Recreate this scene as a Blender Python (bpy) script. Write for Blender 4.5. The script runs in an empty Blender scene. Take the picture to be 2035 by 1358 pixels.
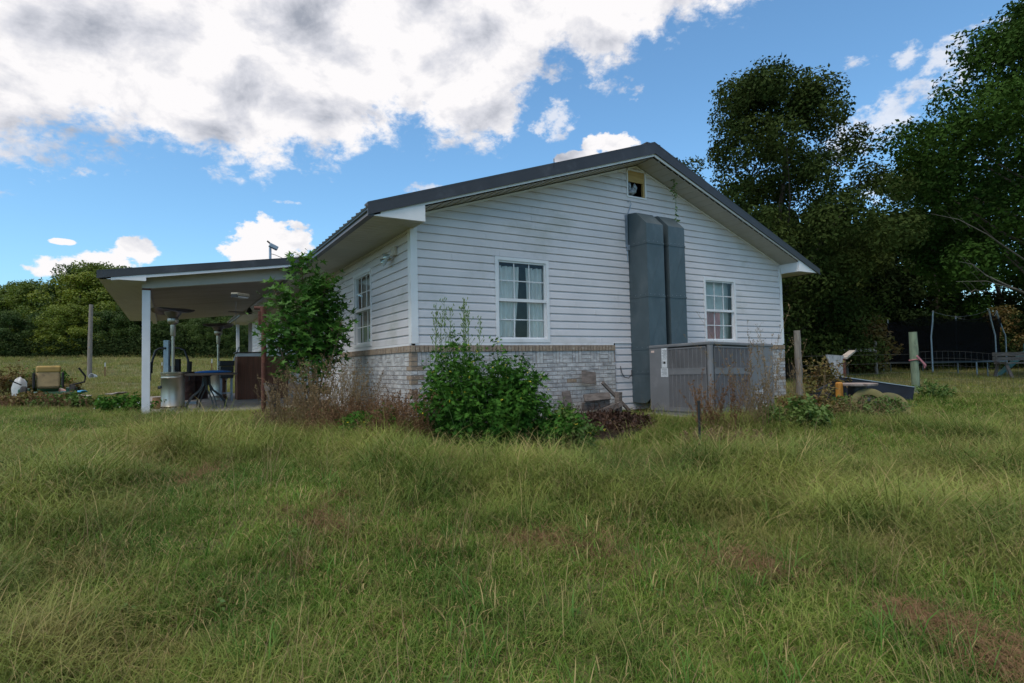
import bpy, bmesh, math, random
import numpy as np
from mathutils import Vector, Matrix, Euler, noise as mnoise
R = math.radians
random.seed(7); rng = np.random.default_rng(7)
scene = bpy.context.scene
col = scene.collection

# ------------------------------------------------------------------ camera
YAW, PIT, ROL, FPX = R(58.8417748), R(2.26661269), R(-1.20723756), 1130.83256
CAM = np.array([-3.06770628, -7.87691678, 1.5])
_d = np.array([math.cos(YAW)*math.cos(PIT), math.sin(YAW)*math.cos(PIT), math.sin(PIT)])
_r0 = np.array([math.sin(YAW), -math.cos(YAW), 0.0]); _u0 = np.cross(_r0, _d)
_r = _r0*math.cos(ROL)+_u0*math.sin(ROL); _u = -_r0*math.sin(ROL)+_u0*math.cos(ROL)
cd = bpy.data.cameras.new('camera'); cam = bpy.data.objects.new('camera', cd); col.objects.link(cam)
M = Matrix(((_r[0], _u[0], -_d[0], CAM[0]), (_r[1], _u[1], -_d[1], CAM[1]), (_r[2], _u[2], -_d[2], CAM[2]), (0, 0, 0, 1)))
cam.matrix_world = M
cd.sensor_width = 36; cd.lens = 36*FPX/2035; cd.clip_end = 3000; cd.clip_start = 0.05
scene.camera = cam
def at(px, py, D):                      # the point D metres ahead that the photograph shows at a pixel
    return Vector(CAM + D*(_d + _r*(px-1017.5)/FPX - _u*(py-679)/FPX))

# ------------------------------------------------------------------ world: sky and clouds
SUN_EL, SUN_AZ = R(58), R(205)          # azimuth counter-clockwise from +X of where the sun stands
W = bpy.data.worlds.new('World'); scene.world = W; W.use_nodes = True
nt = W.node_tree; nt.nodes.clear()
def N(t, typ, **kw):
    n = t.nodes.new(typ)
    for k, v in kw.items(): setattr(n, k, v)
    return n
def mth(t, op, a, b=None, c=None, clamp=False):
    n = t.nodes.new('ShaderNodeMath'); n.operation = op; n.use_clamp = clamp
    for i, v in enumerate((a, b, c)):
        if v is None: continue
        if isinstance(v, (int, float)): n.inputs[i].default_value = v
        else: t.links.new(v, n.inputs[i])
    return n.outputs[0]
sky = N(nt, 'ShaderNodeTexSky', sky_type='NISHITA', sun_disc=False)
sky.sun_elevation = SUN_EL; sky.sun_rotation = R(90)-SUN_AZ; sky.altitude = 200; sky.air_density = 1.0; sky.dust_density = 1.6; sky.ozone_density = 2.0
tc = N(nt, 'ShaderNodeTexCoord'); DIR = tc.outputs['Generated']
sx = N(nt, 'ShaderNodeSeparateXYZ'); nt.links.new(DIR, sx.inputs[0])
def azel(px, py):
    v = np.array(at(px, py, 1.0))-CAM; v = v/np.linalg.norm(v)
    return math.degrees(math.atan2(v[1], v[0])), math.degrees(math.asin(v[2]))
el = mth(nt, 'MULTIPLY', mth(nt, 'ARCSINE', sx.outputs[2]), 57.29578)
az = mth(nt, 'MULTIPLY', mth(nt, 'ARCTAN2', sx.outputs[1], sx.outputs[0]), 57.29578)
def nz(scale, detail, rough, off=(0, 0, 0), dist=0.0, sq=(1, 1, 1.5)):
    mp = N(nt, 'ShaderNodeMapping'); nt.links.new(DIR, mp.inputs[0]); mp.inputs['Location'].default_value = off; mp.inputs['Scale'].default_value = sq
    n = N(nt, 'ShaderNodeTexNoise'); nt.links.new(mp.outputs[0], n.inputs['Vector'])
    n.inputs['Scale'].default_value = scale; n.inputs['Detail'].default_value = detail; n.inputs['Roughness'].default_value = rough
    n.inputs['Distortion'].default_value = dist
    return n.outputs[0]
n_big = nz(5.0, 10, 0.62, (3, 1, 2), 0.25)
n_fine = nz(22, 8, 0.62, (1, 5, 2), 0.3)
# lower border of the big cloud bank, as points (pixel) turned into azimuth / elevation
EDGE = [(-300, 320), (0, 335), (90, 315), (200, 280), (300, 275), (355, 285), (430, 312), (530, 332), (600, 330), (690, 322), (760, 272), (840, 288), (920, 296), (985, 282), (1030, 205), (1070, 150), (1120, 105), (1200, 150), (1250, 125), (1290, 72), (1380, 50), (1440, 10), (1560, -40), (1800, -160), (2100, -260)]
edge = [azel(*p) for p in EDGE]; edge.sort()
A0, A1 = edge[0][0]-2, edge[-1][0]+2
EL0, EL1 = 0.0, 60.0
fc = N(nt, 'ShaderNodeFloatCurve')
cv = fc.mapping.curves[0]
pts = [((a-A0)/(A1-A0), (e-EL0)/(EL1-EL0)) for a, e in edge]
while len(cv.points) < len(pts): cv.points.new(0.5, 0.5)
for p, (x, y) in zip(cv.points, pts): p.location = (x, y); p.handle_type = 'AUTO'
fc.mapping.use_clip = False; fc.mapping.update()
nt.links.new(mth(nt, 'DIVIDE', mth(nt, 'SUBTRACT', az, A0), A1-A0, clamp=True), fc.inputs['Value'])
edge_el = mth(nt, 'MULTIPLY', fc.outputs[0], 60.0)
wob = mth(nt, 'ADD', mth(nt, 'MULTIPLY', mth(nt, 'SUBTRACT', n_big, 0.5), 13.0), mth(nt, 'MULTIPLY', mth(nt, 'SUBTRACT', n_fine, 0.5), 9.0))
wob = mth(nt, 'ADD', wob, mth(nt, 'MULTIPLY', mth(nt, 'SUBTRACT', nz(70, 6, 0.6, (4, 4, 1)), 0.5), 3.0))
above = mth(nt, 'ADD', mth(nt, 'SUBTRACT', el, edge_el), wob)     # degrees inside the bank
def sstep(v, lo, hi):
    n = N(nt, 'ShaderNodeMapRange', interpolation_type='SMOOTHSTEP'); nt.links.new(v, n.inputs[0])
    n.inputs[1].default_value = lo; n.inputs[2].default_value = hi; return n.outputs[0]
dens = sstep(above, -0.9, 2.4)
def blob(px, py, rx, ry, amp=1.0, rot=0.0):
    """signed falloff: amp*(1 - r^2) about a direction, radii in photo pixels"""
    a, e = azel(px, py); k = math.cos(R(e)); sc = 57.3/FPX
    da = mth(nt, 'MULTIPLY', mth(nt, 'SUBTRACT', az, a), -k/sc)
    de = mth(nt, 'MULTIPLY', mth(nt, 'SUBTRACT', el, e), 1/sc)
    c, s = math.cos(R(rot)), math.sin(R(rot))
    u = mth(nt, 'DIVIDE', mth(nt, 'ADD', mth(nt, 'MULTIPLY', da, c), mth(nt, 'MULTIPLY', de, s)), rx)
    w = mth(nt, 'DIVIDE', mth(nt, 'SUBTRACT', mth(nt, 'MULTIPLY', de, c), mth(nt, 'MULTIPLY', da, s)), ry)
    r2 = mth(nt, 'ADD', mth(nt, 'MULTIPLY', u, u), mth(nt, 'MULTIPLY', w, w))
    return mth(nt, 'MULTIPLY', mth(nt, 'SUBTRACT', 1.0, r2), amp)
def union(bs):
    o = mth(nt, 'MAXIMUM', bs[0], -3.0)
    for b in bs[1:]: o = mth(nt, 'MAXIMUM', o, b)
    return o
wn = mth(nt, 'ADD', mth(nt, 'MULTIPLY', mth(nt, 'SUBTRACT', nz(14, 10, 0.6, (7, 2, 0), 0.1), 0.5), 4.2), mth(nt, 'MULTIPLY', mth(nt, 'SUBTRACT', nz(50, 6, 0.6, (7, 2, 0)), 0.5), 3.4))
solid = union([blob(545, 478, 66, 46), blob(500, 505, 55, 24), blob(215, 520, 46, 20), blob(150, 535, 60, 18), blob(272, 498, 32, 22), blob(128, 481, 18, 5), blob(1210, 287, 56, 22), blob(1160, 312, 60, 14)])
wisp = union([blob(1092, 243, 48, 42), blob(1250, 176, 30, 20), blob(1190, 170, 30, 20), blob(1100, 145, 18, 16), blob(1800, 113, 22, 18), blob(1705, 123, 32, 10), blob(577, 403, 26, 4), blob(850, 372, 46, 10),
              blob(1870, 165, 130, 42, 1.1, 33), blob(1760, 235, 100, 34, 1.1, 25), blob(1990, 95, 90, 36, 1.1, 20), blob(1680, 262, 60, 26), blob(1770, 372, 40, 30), blob(40, 285, 110, 40)])
d_solid = sstep(mth(nt, 'ADD', solid, mth(nt, 'MULTIPLY', wn, 0.62)), -0.10, 0.35)
d_wisp = mth(nt, 'MULTIPLY', sstep(mth(nt, 'ADD', wisp, mth(nt, 'MULTIPLY', wn, 1.5)), 0.1, 1.7), 0.68)
D_all = mth(nt, 'MAXIMUM', mth(nt, 'MAXIMUM', dens, d_solid), d_wisp)
# light on the clouds: relief from the difference of two noise samples, grey bases as broad soft patches
rel = mth(nt, 'ADD', mth(nt, 'SUBTRACT', nz(9.0, 7, 0.58, (3, 1, 2), 0.3), nz(9.0, 7, 0.58, (3.03, 1.0, 1.93), 0.3)), mth(nt, 'MULTIPLY', mth(nt, 'SUBTRACT', n_big, nz(5.0, 10, 0.62, (3.03, 1.0, 1.94), 0.25)), 0.7))
grey = union([blob(90, 235, 260, 95, 1.0), blob(385, 150, 85, 30, 1.0, -8), blob(330, 80, 170, 45, 0.8), blob(800, 70, 120, 80, 0.7), blob(560, 285, 190, 32, 0.9), blob(930, 60, 90, 50, 0.45), blob(60, 60, 60, 30, 0.5), blob(560, 60, 90, 40, 0.5)])
g = mth(nt, 'ADD', mth(nt, 'MULTIPLY', sstep(mth(nt, 'ADD', grey, mth(nt, 'MULTIPLY', mth(nt, 'SUBTRACT', n_big, 0.5), 4.0)), -0.1, 1.5), 0.36), mth(nt, 'MULTIPLY', mth(nt, 'SUBTRACT', nz(8, 6, 0.5, (9, 9, 3)), 0.46), 0.70))
lit = mth(nt, 'SUBTRACT', mth(nt, 'ADD', mth(nt, 'MULTIPLY', rel, 2.1), 0.93), g)
ramp = N(nt, 'ShaderNodeValToRGB'); nt.links.new(lit, ramp.inputs[0])
ce = ramp.color_ramp.elements
ce[0].position = 0.05; ce[0].color = (0.36, 0.39, 0.46, 1)
ce[1].position = 1.0; ce[1].color = (0.98, 0.96, 0.97, 1)
e2 = ramp.color_ramp.elements.new(0.6); e2.color = (0.70, 0.71, 0.77, 1)
skyt = N(nt, 'ShaderNodeMix', data_type='RGBA', blend_type='MULTIPLY'); skyt.inputs[0].default_value = 1.0
nt.links.new(sky.outputs[0], skyt.inputs[6]); skyt.inputs[7].default_value = (0.70, 0.98, 1.06, 1)
SKY_STR = 0.15; CLOUD = 0.74/SKY_STR
clm = N(nt, 'ShaderNodeMix', data_type='RGBA', blend_type='MULTIPLY'); clm.inputs[0].default_value = 1.0
nt.links.new(ramp.outputs[0], clm.inputs[6]); clm.inputs[7].default_value = (CLOUD, CLOUD, CLOUD, 1)
mx = N(nt, 'ShaderNodeMix', data_type='RGBA'); nt.links.new(D_all, mx.inputs[0]); nt.links.new(skyt.outputs[2], mx.inputs[6]); nt.links.new(clm.outputs[2], mx.inputs[7])
bg = N(nt, 'ShaderNodeBackground'); nt.links.new(mx.outputs[2], bg.inputs[0]); bg.inputs[1].default_value = SKY_STR
wo = N(nt, 'ShaderNodeOutputWorld'); nt.links.new(bg.outputs[0], wo.inputs[0])
W.cycles.sampling_method = 'MANUAL'; W.cycles.sample_map_resolution = 1024

# ------------------------------------------------------------------ sun and exposure
sl = bpy.data.lights.new('sun', 'SUN'); sl.energy = 1.5; sl.angle = R(20); sl.color = (1.0, 0.95, 0.86)
so = bpy.data.objects.new('sun', sl); col.objects.link(so)
sv = Vector((math.cos(SUN_EL)*math.cos(SUN_AZ), math.cos(SUN_EL)*math.sin(SUN_AZ), math.sin(SUN_EL)))
so.rotation_euler = sv.to_track_quat('Z', 'Y').to_euler()
vs = scene.view_settings; vs.view_transform = 'Standard'; vs.look = 'None'; vs.gamma = 1; vs.exposure = 0.45
scene.render.engine = 'CYCLES'
scene.cycles.max_bounces = 6; scene.cycles.diffuse_bounces = 3; scene.cycles.transparent_max_bounces = 12

# ------------------------------------------------------------------ materials
MATS = {}
def mat(name, c, rough=0.8, var=0.15, scale=6.0, metal=0.0, bump=0.0, c2=None, attr=False, trans=0.0, detail=4, spec=None, stretch=(1, 1, 1), thr=(0.35, 0.65), extra=None, bscale=None):
    """procedural principled: c..c2 mixed by noise; attr=True adds the per-leaf 'rnd' attribute; trans adds leaf translucency"""
    m = bpy.data.materials.new(name); m.use_nodes = True; t = m.node_tree; t.nodes.clear()
    out = N(t, 'ShaderNodeOutputMaterial'); bs = N(t, 'ShaderNodeBsdfPrincipled')
    geo = N(t, 'ShaderNodeNewGeometry'); mp = N(t, 'ShaderNodeMapping'); mp.inputs['Scale'].default_value = stretch
    t.links.new(geo.outputs['Position'], mp.inputs[0])
    n = N(t, 'ShaderNodeTexNoise'); n.inputs['Scale'].default_value = scale; n.inputs['Detail'].default_value = detail; t.links.new(mp.outputs[0], n.inputs['Vector'])
    f = N(t, 'ShaderNodeMapRange'); t.links.new(n.outputs[0], f.inputs[0]); f.inputs[1].default_value = thr[0]; f.inputs[2].default_value = thr[1]
    fac = f.outputs[0]
    if attr:
        a = N(t, 'ShaderNodeAttribute', attribute_name='rnd')
        fac = mth(t, 'ADD', mth(t, 'MULTIPLY', fac, 0.5), mth(t, 'MULTIPLY', a.outputs['Fac'], 0.5))
    if c2 is None: c2 = tuple(x*(1-var) for x in c); c = tuple(min(1, x*(1+var)) for x in c)
    mx = N(t, 'ShaderNodeMix', data_type='RGBA'); t.links.new(fac, mx.inputs[0]); mx.inputs[6].default_value = (*c, 1); mx.inputs[7].default_value = (*c2, 1)
    colr = mx.outputs[2]
    if extra: colr = extra(t, colr, geo)
    t.links.new(colr, bs.inputs['Base Color']); bs.inputs['Roughness'].default_value = rough; bs.inputs['Metallic'].default_value = metal
    if spec is not None: bs.inputs['Specular IOR Level'].default_value = spec
    if bump:
        nb = N(t, 'ShaderNodeTexNoise'); nb.inputs['Scale'].default_value = bscale or scale*3; nb.inputs['Detail'].default_value = 6; t.links.new(mp.outputs[0], nb.inputs['Vector'])
        b = N(t, 'ShaderNodeBump'); b.inputs['Strength'].default_value = bump; b.inputs['Distance'].default_value = 0.02; t.links.new(nb.outputs[0], b.inputs['Height']); t.links.new(b.outputs[0], bs.inputs['Normal'])
    sh = bs.outputs[0]
    if trans:
        tr = N(t, 'ShaderNodeBsdfTranslucent'); t.links.new(colr, tr.inputs[0]); ms = N(t, 'ShaderNodeMixShader'); ms.inputs[0].default_value = trans
        t.links.new(bs.outputs[0], ms.inputs[1]); t.links.new(tr.outputs[0], ms.inputs[2]); sh = ms.outputs[0]
    t.links.new(sh, out.inputs[0]); MATS[name] = m; return m
def patches(c, scale, lo, hi, stretch=(1, 1, 1), off=0.0):
    """worn patches of another colour laid over a base"""
    def f(t, base, geo):
        mp = N(t, 'ShaderNodeMapping'); mp.inputs['Scale'].default_value = stretch; mp.inputs['Location'].default_value = (off, off, off); t.links.new(geo.outputs['Position'], mp.inputs[0])
        n = N(t, 'ShaderNodeTexNoise'); n.inputs['Scale'].default_value = scale; n.inputs['Detail'].default_value = 8; n.inputs['Roughness'].default_value = 0.65; t.links.new(mp.outputs[0], n.inputs['Vector'])
        r = N(t, 'ShaderNodeMapRange'); t.links.new(n.outputs[0], r.inputs[0]); r.inputs[1].default_value = lo; r.inputs[2].default_value = hi
        mx = N(t, 'ShaderNodeMix', data_type='RGBA'); t.links.new(r.outputs[0], mx.inputs[0]); t.links.new(base, mx.inputs[6]); mx.inputs[7].default_value = (*c, 1); return mx.outputs[2]
    return f
def chain(*fs):
    def f(t, base, geo):
        for g_ in fs: base = g_(t, base, geo)
        return base
    return f
mat('siding', (0.62, 0.575, 0.585), 0.45, 0.06, 1.2, bump=0.06, bscale=30, extra=chain(patches((0.50, 0.49, 0.52), 1.0, 0.50, 0.78, (0.25, 0.25, 2.2)), patches((0.34, 0.32, 0.28), 2.2, 0.63, 0.88, (1, 1, 0.35), 4), patches((0.33, 0.33, 0.27), 0.5, 0.56, 0.80, (1, 1, 1.3), 12)))
mat('trim_white', (0.70, 0.68, 0.69), 0.45, 0.05, 3, extra=patches((0.45, 0.42, 0.38), 3.0, 0.60, 0.85))
mat('soffit', (0.44, 0.41, 0.37), 0.55, 0.06, 1.5, extra=patches((0.36, 0.33, 0.29), 1.4, 0.5, 0.85))
mat('ceiling_panel', (0.25, 0.205, 0.18), 0.6, 0.1, 0.8, stretch=(1, 3, 1), extra=patches((0.17, 0.14, 0.125), 0.7, 0.5, 0.8, (1, 2.5, 1)))
mat('roof_metal', (0.042, 0.038, 0.040), 0.38, 0.12, 2.0, metal=0.25, extra=patches((0.10, 0.095, 0.10), 3, 0.55, 0.9))
mat('mortar', (0.30, 0.24, 0.21), 0.95, 0.15, 20, bump=0.4)
def brick_mat(name, ca, cb, cc, lo=0.42, hi=0.60, drip=None):
    mat(name, ca, 0.9, 0, 9, c2=cb, attr=True, bump=0.7, bscale=90, detail=6, extra=chain(patches(cc, 8, lo, hi, (1, 1, 2.6)), patches((0.15, 0.14, 0.15), 24, 0.60, 0.72, (1, 1, 2.2), 5), patches((0.09, 0.08, 0.075), 1.6, 0.60, 0.80, (3.0, 3.0, 0.35), 2)))
brick_mat('brick_washed', (0.56, 0.535, 0.52), (0.25, 0.24, 0.245), (0.60, 0.575, 0.57), 0.50, 0.64)
mat('brick_tan', (0.36, 0.265, 0.185), 0.9, 0, 14, c2=(0.21, 0.155, 0.12), attr=True, bump=0.6, bscale=80, extra=patches((0.50, 0.42, 0.36), 18, 0.55, 0.72))
mat('duct_metal', (0.072, 0.098, 0.112), 0.5, 0.10, 4, metal=0.35, bump=0.08, bscale=9, stretch=(1, 1, 0.6), extra=chain(patches((0.125, 0.148, 0.165), 3.5, 0.50, 0.80, (1, 1, .5)), patches((0.05, 0.065, 0.08), 6, 0.60, 0.80, (2, 2, .35), 3)))
mat('unit_grey', (0.148, 0.148, 0.158), 0.55, 0.08, 3, bump=0.03, extra=patches((0.21, 0.20, 0.21), 5, 0.55, 0.8))
mat('unit_dark', (0.035, 0.034, 0.038), 0.8, 0.1, 5)
mat('coil_fins', (0.022, 0.022, 0.025), 0.5, 0.3, 40, metal=0.3, stretch=(1, 1, 6))
mat('label_white', (0.62, 0.63, 0.66), 0.5, 0, 60, c2=(0.38, 0.39, 0.42), stretch=(1, 1, 3), thr=(.45, .6))
mat('black_ink', (0.02, 0.02, 0.02), 0.6)
mat('label_pink', (0.62, 0.45, 0.40), 0.5)
def stain(t, base, geo): return base
mat('concrete', (0.30, 0.27, 0.25), 0.95, 0.15, 5, bump=0.3, extra=patches((0.17, 0.15, 0.13), 2, 0.5, 0.75))
mat('post_white', (0.60, 0.60, 0.63), 0.6, 0.04, 4, extra=patches((0.36, 0.35, 0.34), 8, 0.66, 0.8, (1, 1, .4)))
mat('steel', (0.40, 0.365, 0.31), 0.40, 0.06, 3, metal=1.0, bump=0.03, bscale=60, stretch=(1, 1, 0.1), extra=patches((0.22, 0.17, 0.13), 7, 0.60, 0.85))
mat('steel_hood', (0.17, 0.14, 0.13), 0.4, 0.15, 5, metal=0.8)
mat('rust', (0.085, 0.028, 0.018), 0.85, 0.3, 9, bump=0.4, extra=patches((0.16, 0.06, 0.035), 12, 0.5, 0.75))
mat('brown_board', (0.21, 0.075, 0.040), 0.7, 0.2, 3, bump=0.2, stretch=(6, 6, .4))
mat('counter', (0.045, 0.025, 0.02), 0.4, 0.2, 8)
mat('plastic_brown', (0.115, 0.085, 0.07), 0.5, 0.1, 10)
mat('blue_plastic', (0.02, 0.14, 0.42), 0.4, 0.1, 10)
mat('frame_dark', (0.055, 0.07, 0.075), 0.45, 0.2, 10, metal=0.3)
mat('black', (0.012, 0.012, 0.014), 0.5, 0.2, 10)
mat('gym_grey', (0.26, 0.31, 0.36), 0.4, 0.1, 10, metal=0.3)
mat('drum', (0.07, 0.03, 0.025), 0.7, 0.3, 5, extra=patches((0.03, 0.02, 0.02), 5, 0.5, 0.7))
mat('wicker', (0.22, 0.12, 0.055), 0.8, 0.3, 40)
mat('wood_grey', (0.155, 0.125, 0.11), 0.9, 0.25, 7, bump=0.6, stretch=(1, 1, 4), bscale=30, extra=patches((0.07, 0.055, 0.048), 14, 0.5, 0.75, (1, 1, 5)))
mat('wood_post', (0.20, 0.17, 0.145), 0.9, 0.2, 8, bump=0.6, stretch=(5, 5, .5), bscale=14, extra=patches((0.11, 0.09, 0.075), 5, 0.5, 0.7, (6, 6, .6)))
mat('wood_green', (0.16, 0.20, 0.135), 0.9, 0.15, 8, bump=0.5, stretch=(5, 5, .5), bscale=14, extra=chain(patches((0.09, 0.12, 0.08), 5, 0.5, 0.65, (5, 5, .8)), patches((0.30, 0.29, 0.21), 3.2, 0.6, 0.72, (1, 1, .8), 7)))
mat('wood_pale', (0.42, 0.36, 0.31), 0.85, 0.15, 8, bump=0.3, extra=patches((0.20, 0.12, 0.08), 9, 0.55, 0.75))
mat('board_white', (0.40, 0.39, 0.40), 0.8, 0.1, 5, extra=chain(patches((0.20, 0.19, 0.19), 11, 0.48, 0.66), patches((0.22, 0.12, 0.07), 6, 0.58, 0.75, (1, 1, .5))))
mat('ribbon', (0.42, 0.15, 0.17), 0.7, 0.2, 30)
mat('navy', (0.006, 0.010, 0.020), 0.85, 0.3, 6, bump=0.1)
mat('tire_yellow', (0.14, 0.12, 0.04), 0.75, 0.15, 8, extra=patches((0.09, 0.085, 0.04), 9, 0.48, 0.7))
mat('orange_paint', (0.36, 0.15, 0.02), 0.6, 0.3, 9)
mat('spool_top', (0.30, 0.24, 0.22), 0.85, 0.2, 10, extra=patches((0.10, 0.06, 0.05), 12, 0.5, 0.7))
mat('galv', (0.30, 0.34, 0.40), 0.4, 0.1, 10, metal=0.5)
mat('wire', (0.10, 0.10, 0.10), 0.5, 0.1, 10, metal=0.5)
mat('mower_green', (0.015, 0.07, 0.032), 0.45, 0.2, 6, extra=patches((0.06, 0.07, 0.05), 8, 0.5, 0.8))
mat('seat_tan', (0.38, 0.26, 0.13), 0.7, 0.15, 6, extra=patches((0.16, 0.10, 0.06), 7, 0.55, 0.8))
mat('seat_yellow', (0.34, 0.22, 0.06), 0.6, 0.15, 6)
mat('rubber', (0.015, 0.015, 0.015), 0.85, 0.2, 10)
mat('white_plastic', (0.42, 0.42, 0.42), 0.5, 0.08, 8)
mat('float_blue', (0.03, 0.30, 0.60), 0.4, 0.2, 4)
mat('float_pink', (0.70, 0.22, 0.18), 0.5, 0.2, 12, c2=(0.75, 0.6, 0.55))
mat('tarp_pale', (0.42, 0.38, 0.32), 0.8, 0.2, 5)
mat('teal_plastic', (0.05, 0.16, 0.17), 0.6, 0.3, 4)
mat('tposts', (0.14, 0.05, 0.03), 0.8, 0.2, 10)
mat('flood_body', (0.50, 0.44, 0.38), 0.6, 0.1, 20)
mat('flood_glass', (0.50, 0.56, 0.56), 0.08, 0.1, 20, metal=0.7)
mat('cable', (0.05, 0.05, 0.06), 0.6)
mat('foil', (0.33, 0.36, 0.40), 0.45, 0.3, 14, metal=0.3, bump=0.6)
mat('ply_yellow', (0.42, 0.27, 0.10), 0.8, 0.12, 8, stretch=(.4, 1, 5))
mat('curtain', (0.88, 0.87, 0.84), 0.9, 0.05, 4, trans=0.08)
mat('curtain_pink', (0.70, 0.33, 0.35), 0.9, 0.2, 3, trans=0.08)
mat('blind_grey', (0.62, 0.66, 0.64), 0.8, 0.1, 3)
mat('room', (0.16, 0.15, 0.14), 0.9)
mat('opening_dark', (0.02, 0.018, 0.015), 0.9)
mat('shed_blue', (0.05, 0.07, 0.085), 0.8, 0.2, 5)
mat('tube_light', (0.30, 0.27, 0.20), 0.5, 0.1, 9)
# foliage
def leafm(name, a, b, trans=0.3, sc=0.8, rough=0.55): mat(name, a, rough, 0, sc, c2=b, attr=True, trans=trans, spec=0.3 if rough < .7 else 0.1)
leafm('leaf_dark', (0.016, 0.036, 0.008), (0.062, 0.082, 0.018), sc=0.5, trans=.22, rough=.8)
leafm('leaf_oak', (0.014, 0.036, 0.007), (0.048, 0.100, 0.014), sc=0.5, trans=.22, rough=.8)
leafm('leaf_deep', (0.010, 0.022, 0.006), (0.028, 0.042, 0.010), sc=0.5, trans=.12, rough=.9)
leafm('leaf_far_a', (0.046, 0.092, 0.013), (0.135, 0.175, 0.018), sc=0.15)
leafm('leaf_far_b', (0.030, 0.066, 0.013), (0.078, 0.120, 0.018), sc=0.15)
leafm('leaf_far_c', (0.082, 0.125, 0.013), (0.20, 0.23, 0.020), sc=0.15)
leafm('leaf_maple', (0.026, 0.095, 0.014), (0.100, 0.225, 0.034), sc=3, trans=0.35, rough=0.6)
leafm('leaf_bush', (0.018, 0.072, 0.010), (0.075, 0.180, 0.024), sc=3, trans=0.3, rough=.75)
leafm('leaf_weed', (0.05, 0.12, 0.022), (0.13, 0.19, 0.04), sc=3)
leafm('leaf_autumn', (0.17, 0.085, 0.03), (0.12, 0.13, 0.03), sc=4)
leafm('petal', (0.62, 0.50, 0.02), (0.70, 0.62, 0.08), sc=3)
leafm('petal_white', (0.6, 0.6, 0.55), (0.5, 0.5, 0.5), sc=3)
leafm('dry_brown', (0.14, 0.090, 0.042), (0.29, 0.205, 0.105), sc=3, trans=0.15)
leafm('dry_rust', (0.12, 0.055, 0.025), (0.22, 0.125, 0.062), sc=3, trans=0.15)
leafm('dry_dark', (0.028, 0.013, 0.009), (0.070, 0.034, 0.020), sc=4, trans=0.05)
mat('stem_green', (0.10, 0.16, 0.04), 0.7, 0.2, 5)
mat('stem_brown', (0.14, 0.085, 0.055), 0.8, 0.2, 5)
mat('bark', (0.075, 0.060, 0.048), 0.95, 0.25, 5, bump=0.7, stretch=(3, 3, .6))
mat('bark_pale', (0.11, 0.10, 0.085), 0.95, 0.25, 5, bump=0.5)
mat('pine_soil', (0.045, 0.028, 0.018), 0.95, 0.3, 12, bump=0.9)
def glassmat():
    m = bpy.data.materials.new('window_glass'); m.use_nodes = True; t = m.node_tree; t.nodes.clear()
    out = N(t, 'ShaderNodeOutputMaterial'); tr = N(t, 'ShaderNodeBsdfTransparent'); tr.inputs[0].default_value = (0.95, 0.96, 0.95, 1)
    gl = N(t, 'ShaderNodeBsdfGlossy'); gl.inputs['Roughness'].default_value = 0.04; gl.inputs[0].default_value = (0.8, 0.85, 0.88, 1)
    fr = N(t, 'ShaderNodeFresnel'); fr.inputs[0].default_value = 1.6; ms = N(t, 'ShaderNodeMixShader')
    nb = N(t, 'ShaderNodeTexNoise'); nb.inputs['Scale'].default_value = 2.2; b = N(t, 'ShaderNodeBump'); b.inputs['Strength'].default_value = 0.12; b.inputs['Distance'].default_value = 0.02
    t.links.new(nb.outputs[0], b.inputs['Height']); t.links.new(b.outputs[0], gl.inputs['Normal'])
    t.links.new(mth(t, 'MULTIPLY', fr.outputs[0], 0.75, clamp=True), ms.inputs[0]); t.links.new(tr.outputs[0], ms.inputs[1]); t.links.new(gl.outputs[0], ms.inputs[2]); t.links.new(ms.outputs[0], out.inputs[0]); MATS['glass'] = m
glassmat()
def netmat():
    m = bpy.data.materials.new('safety_net'); m.use_nodes = True; t = m.node_tree; t.nodes.clear()
    out = N(t, 'ShaderNodeOutputMaterial'); tr = N(t, 'ShaderNodeBsdfTransparent'); df = N(t, 'ShaderNodeBsdfDiffuse'); df.inputs[0].default_value = (0.012, 0.012, 0.014, 1)
    ms = N(t, 'ShaderNodeMixShader'); ms.inputs[0].default_value = 0.80
    t.links.new(tr.outputs[0], ms.inputs[1]); t.links.new(df.outputs[0], ms.inputs[2]); t.links.new(ms.outputs[0], out.inputs[0]); MATS['net'] = m
netmat()

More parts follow.
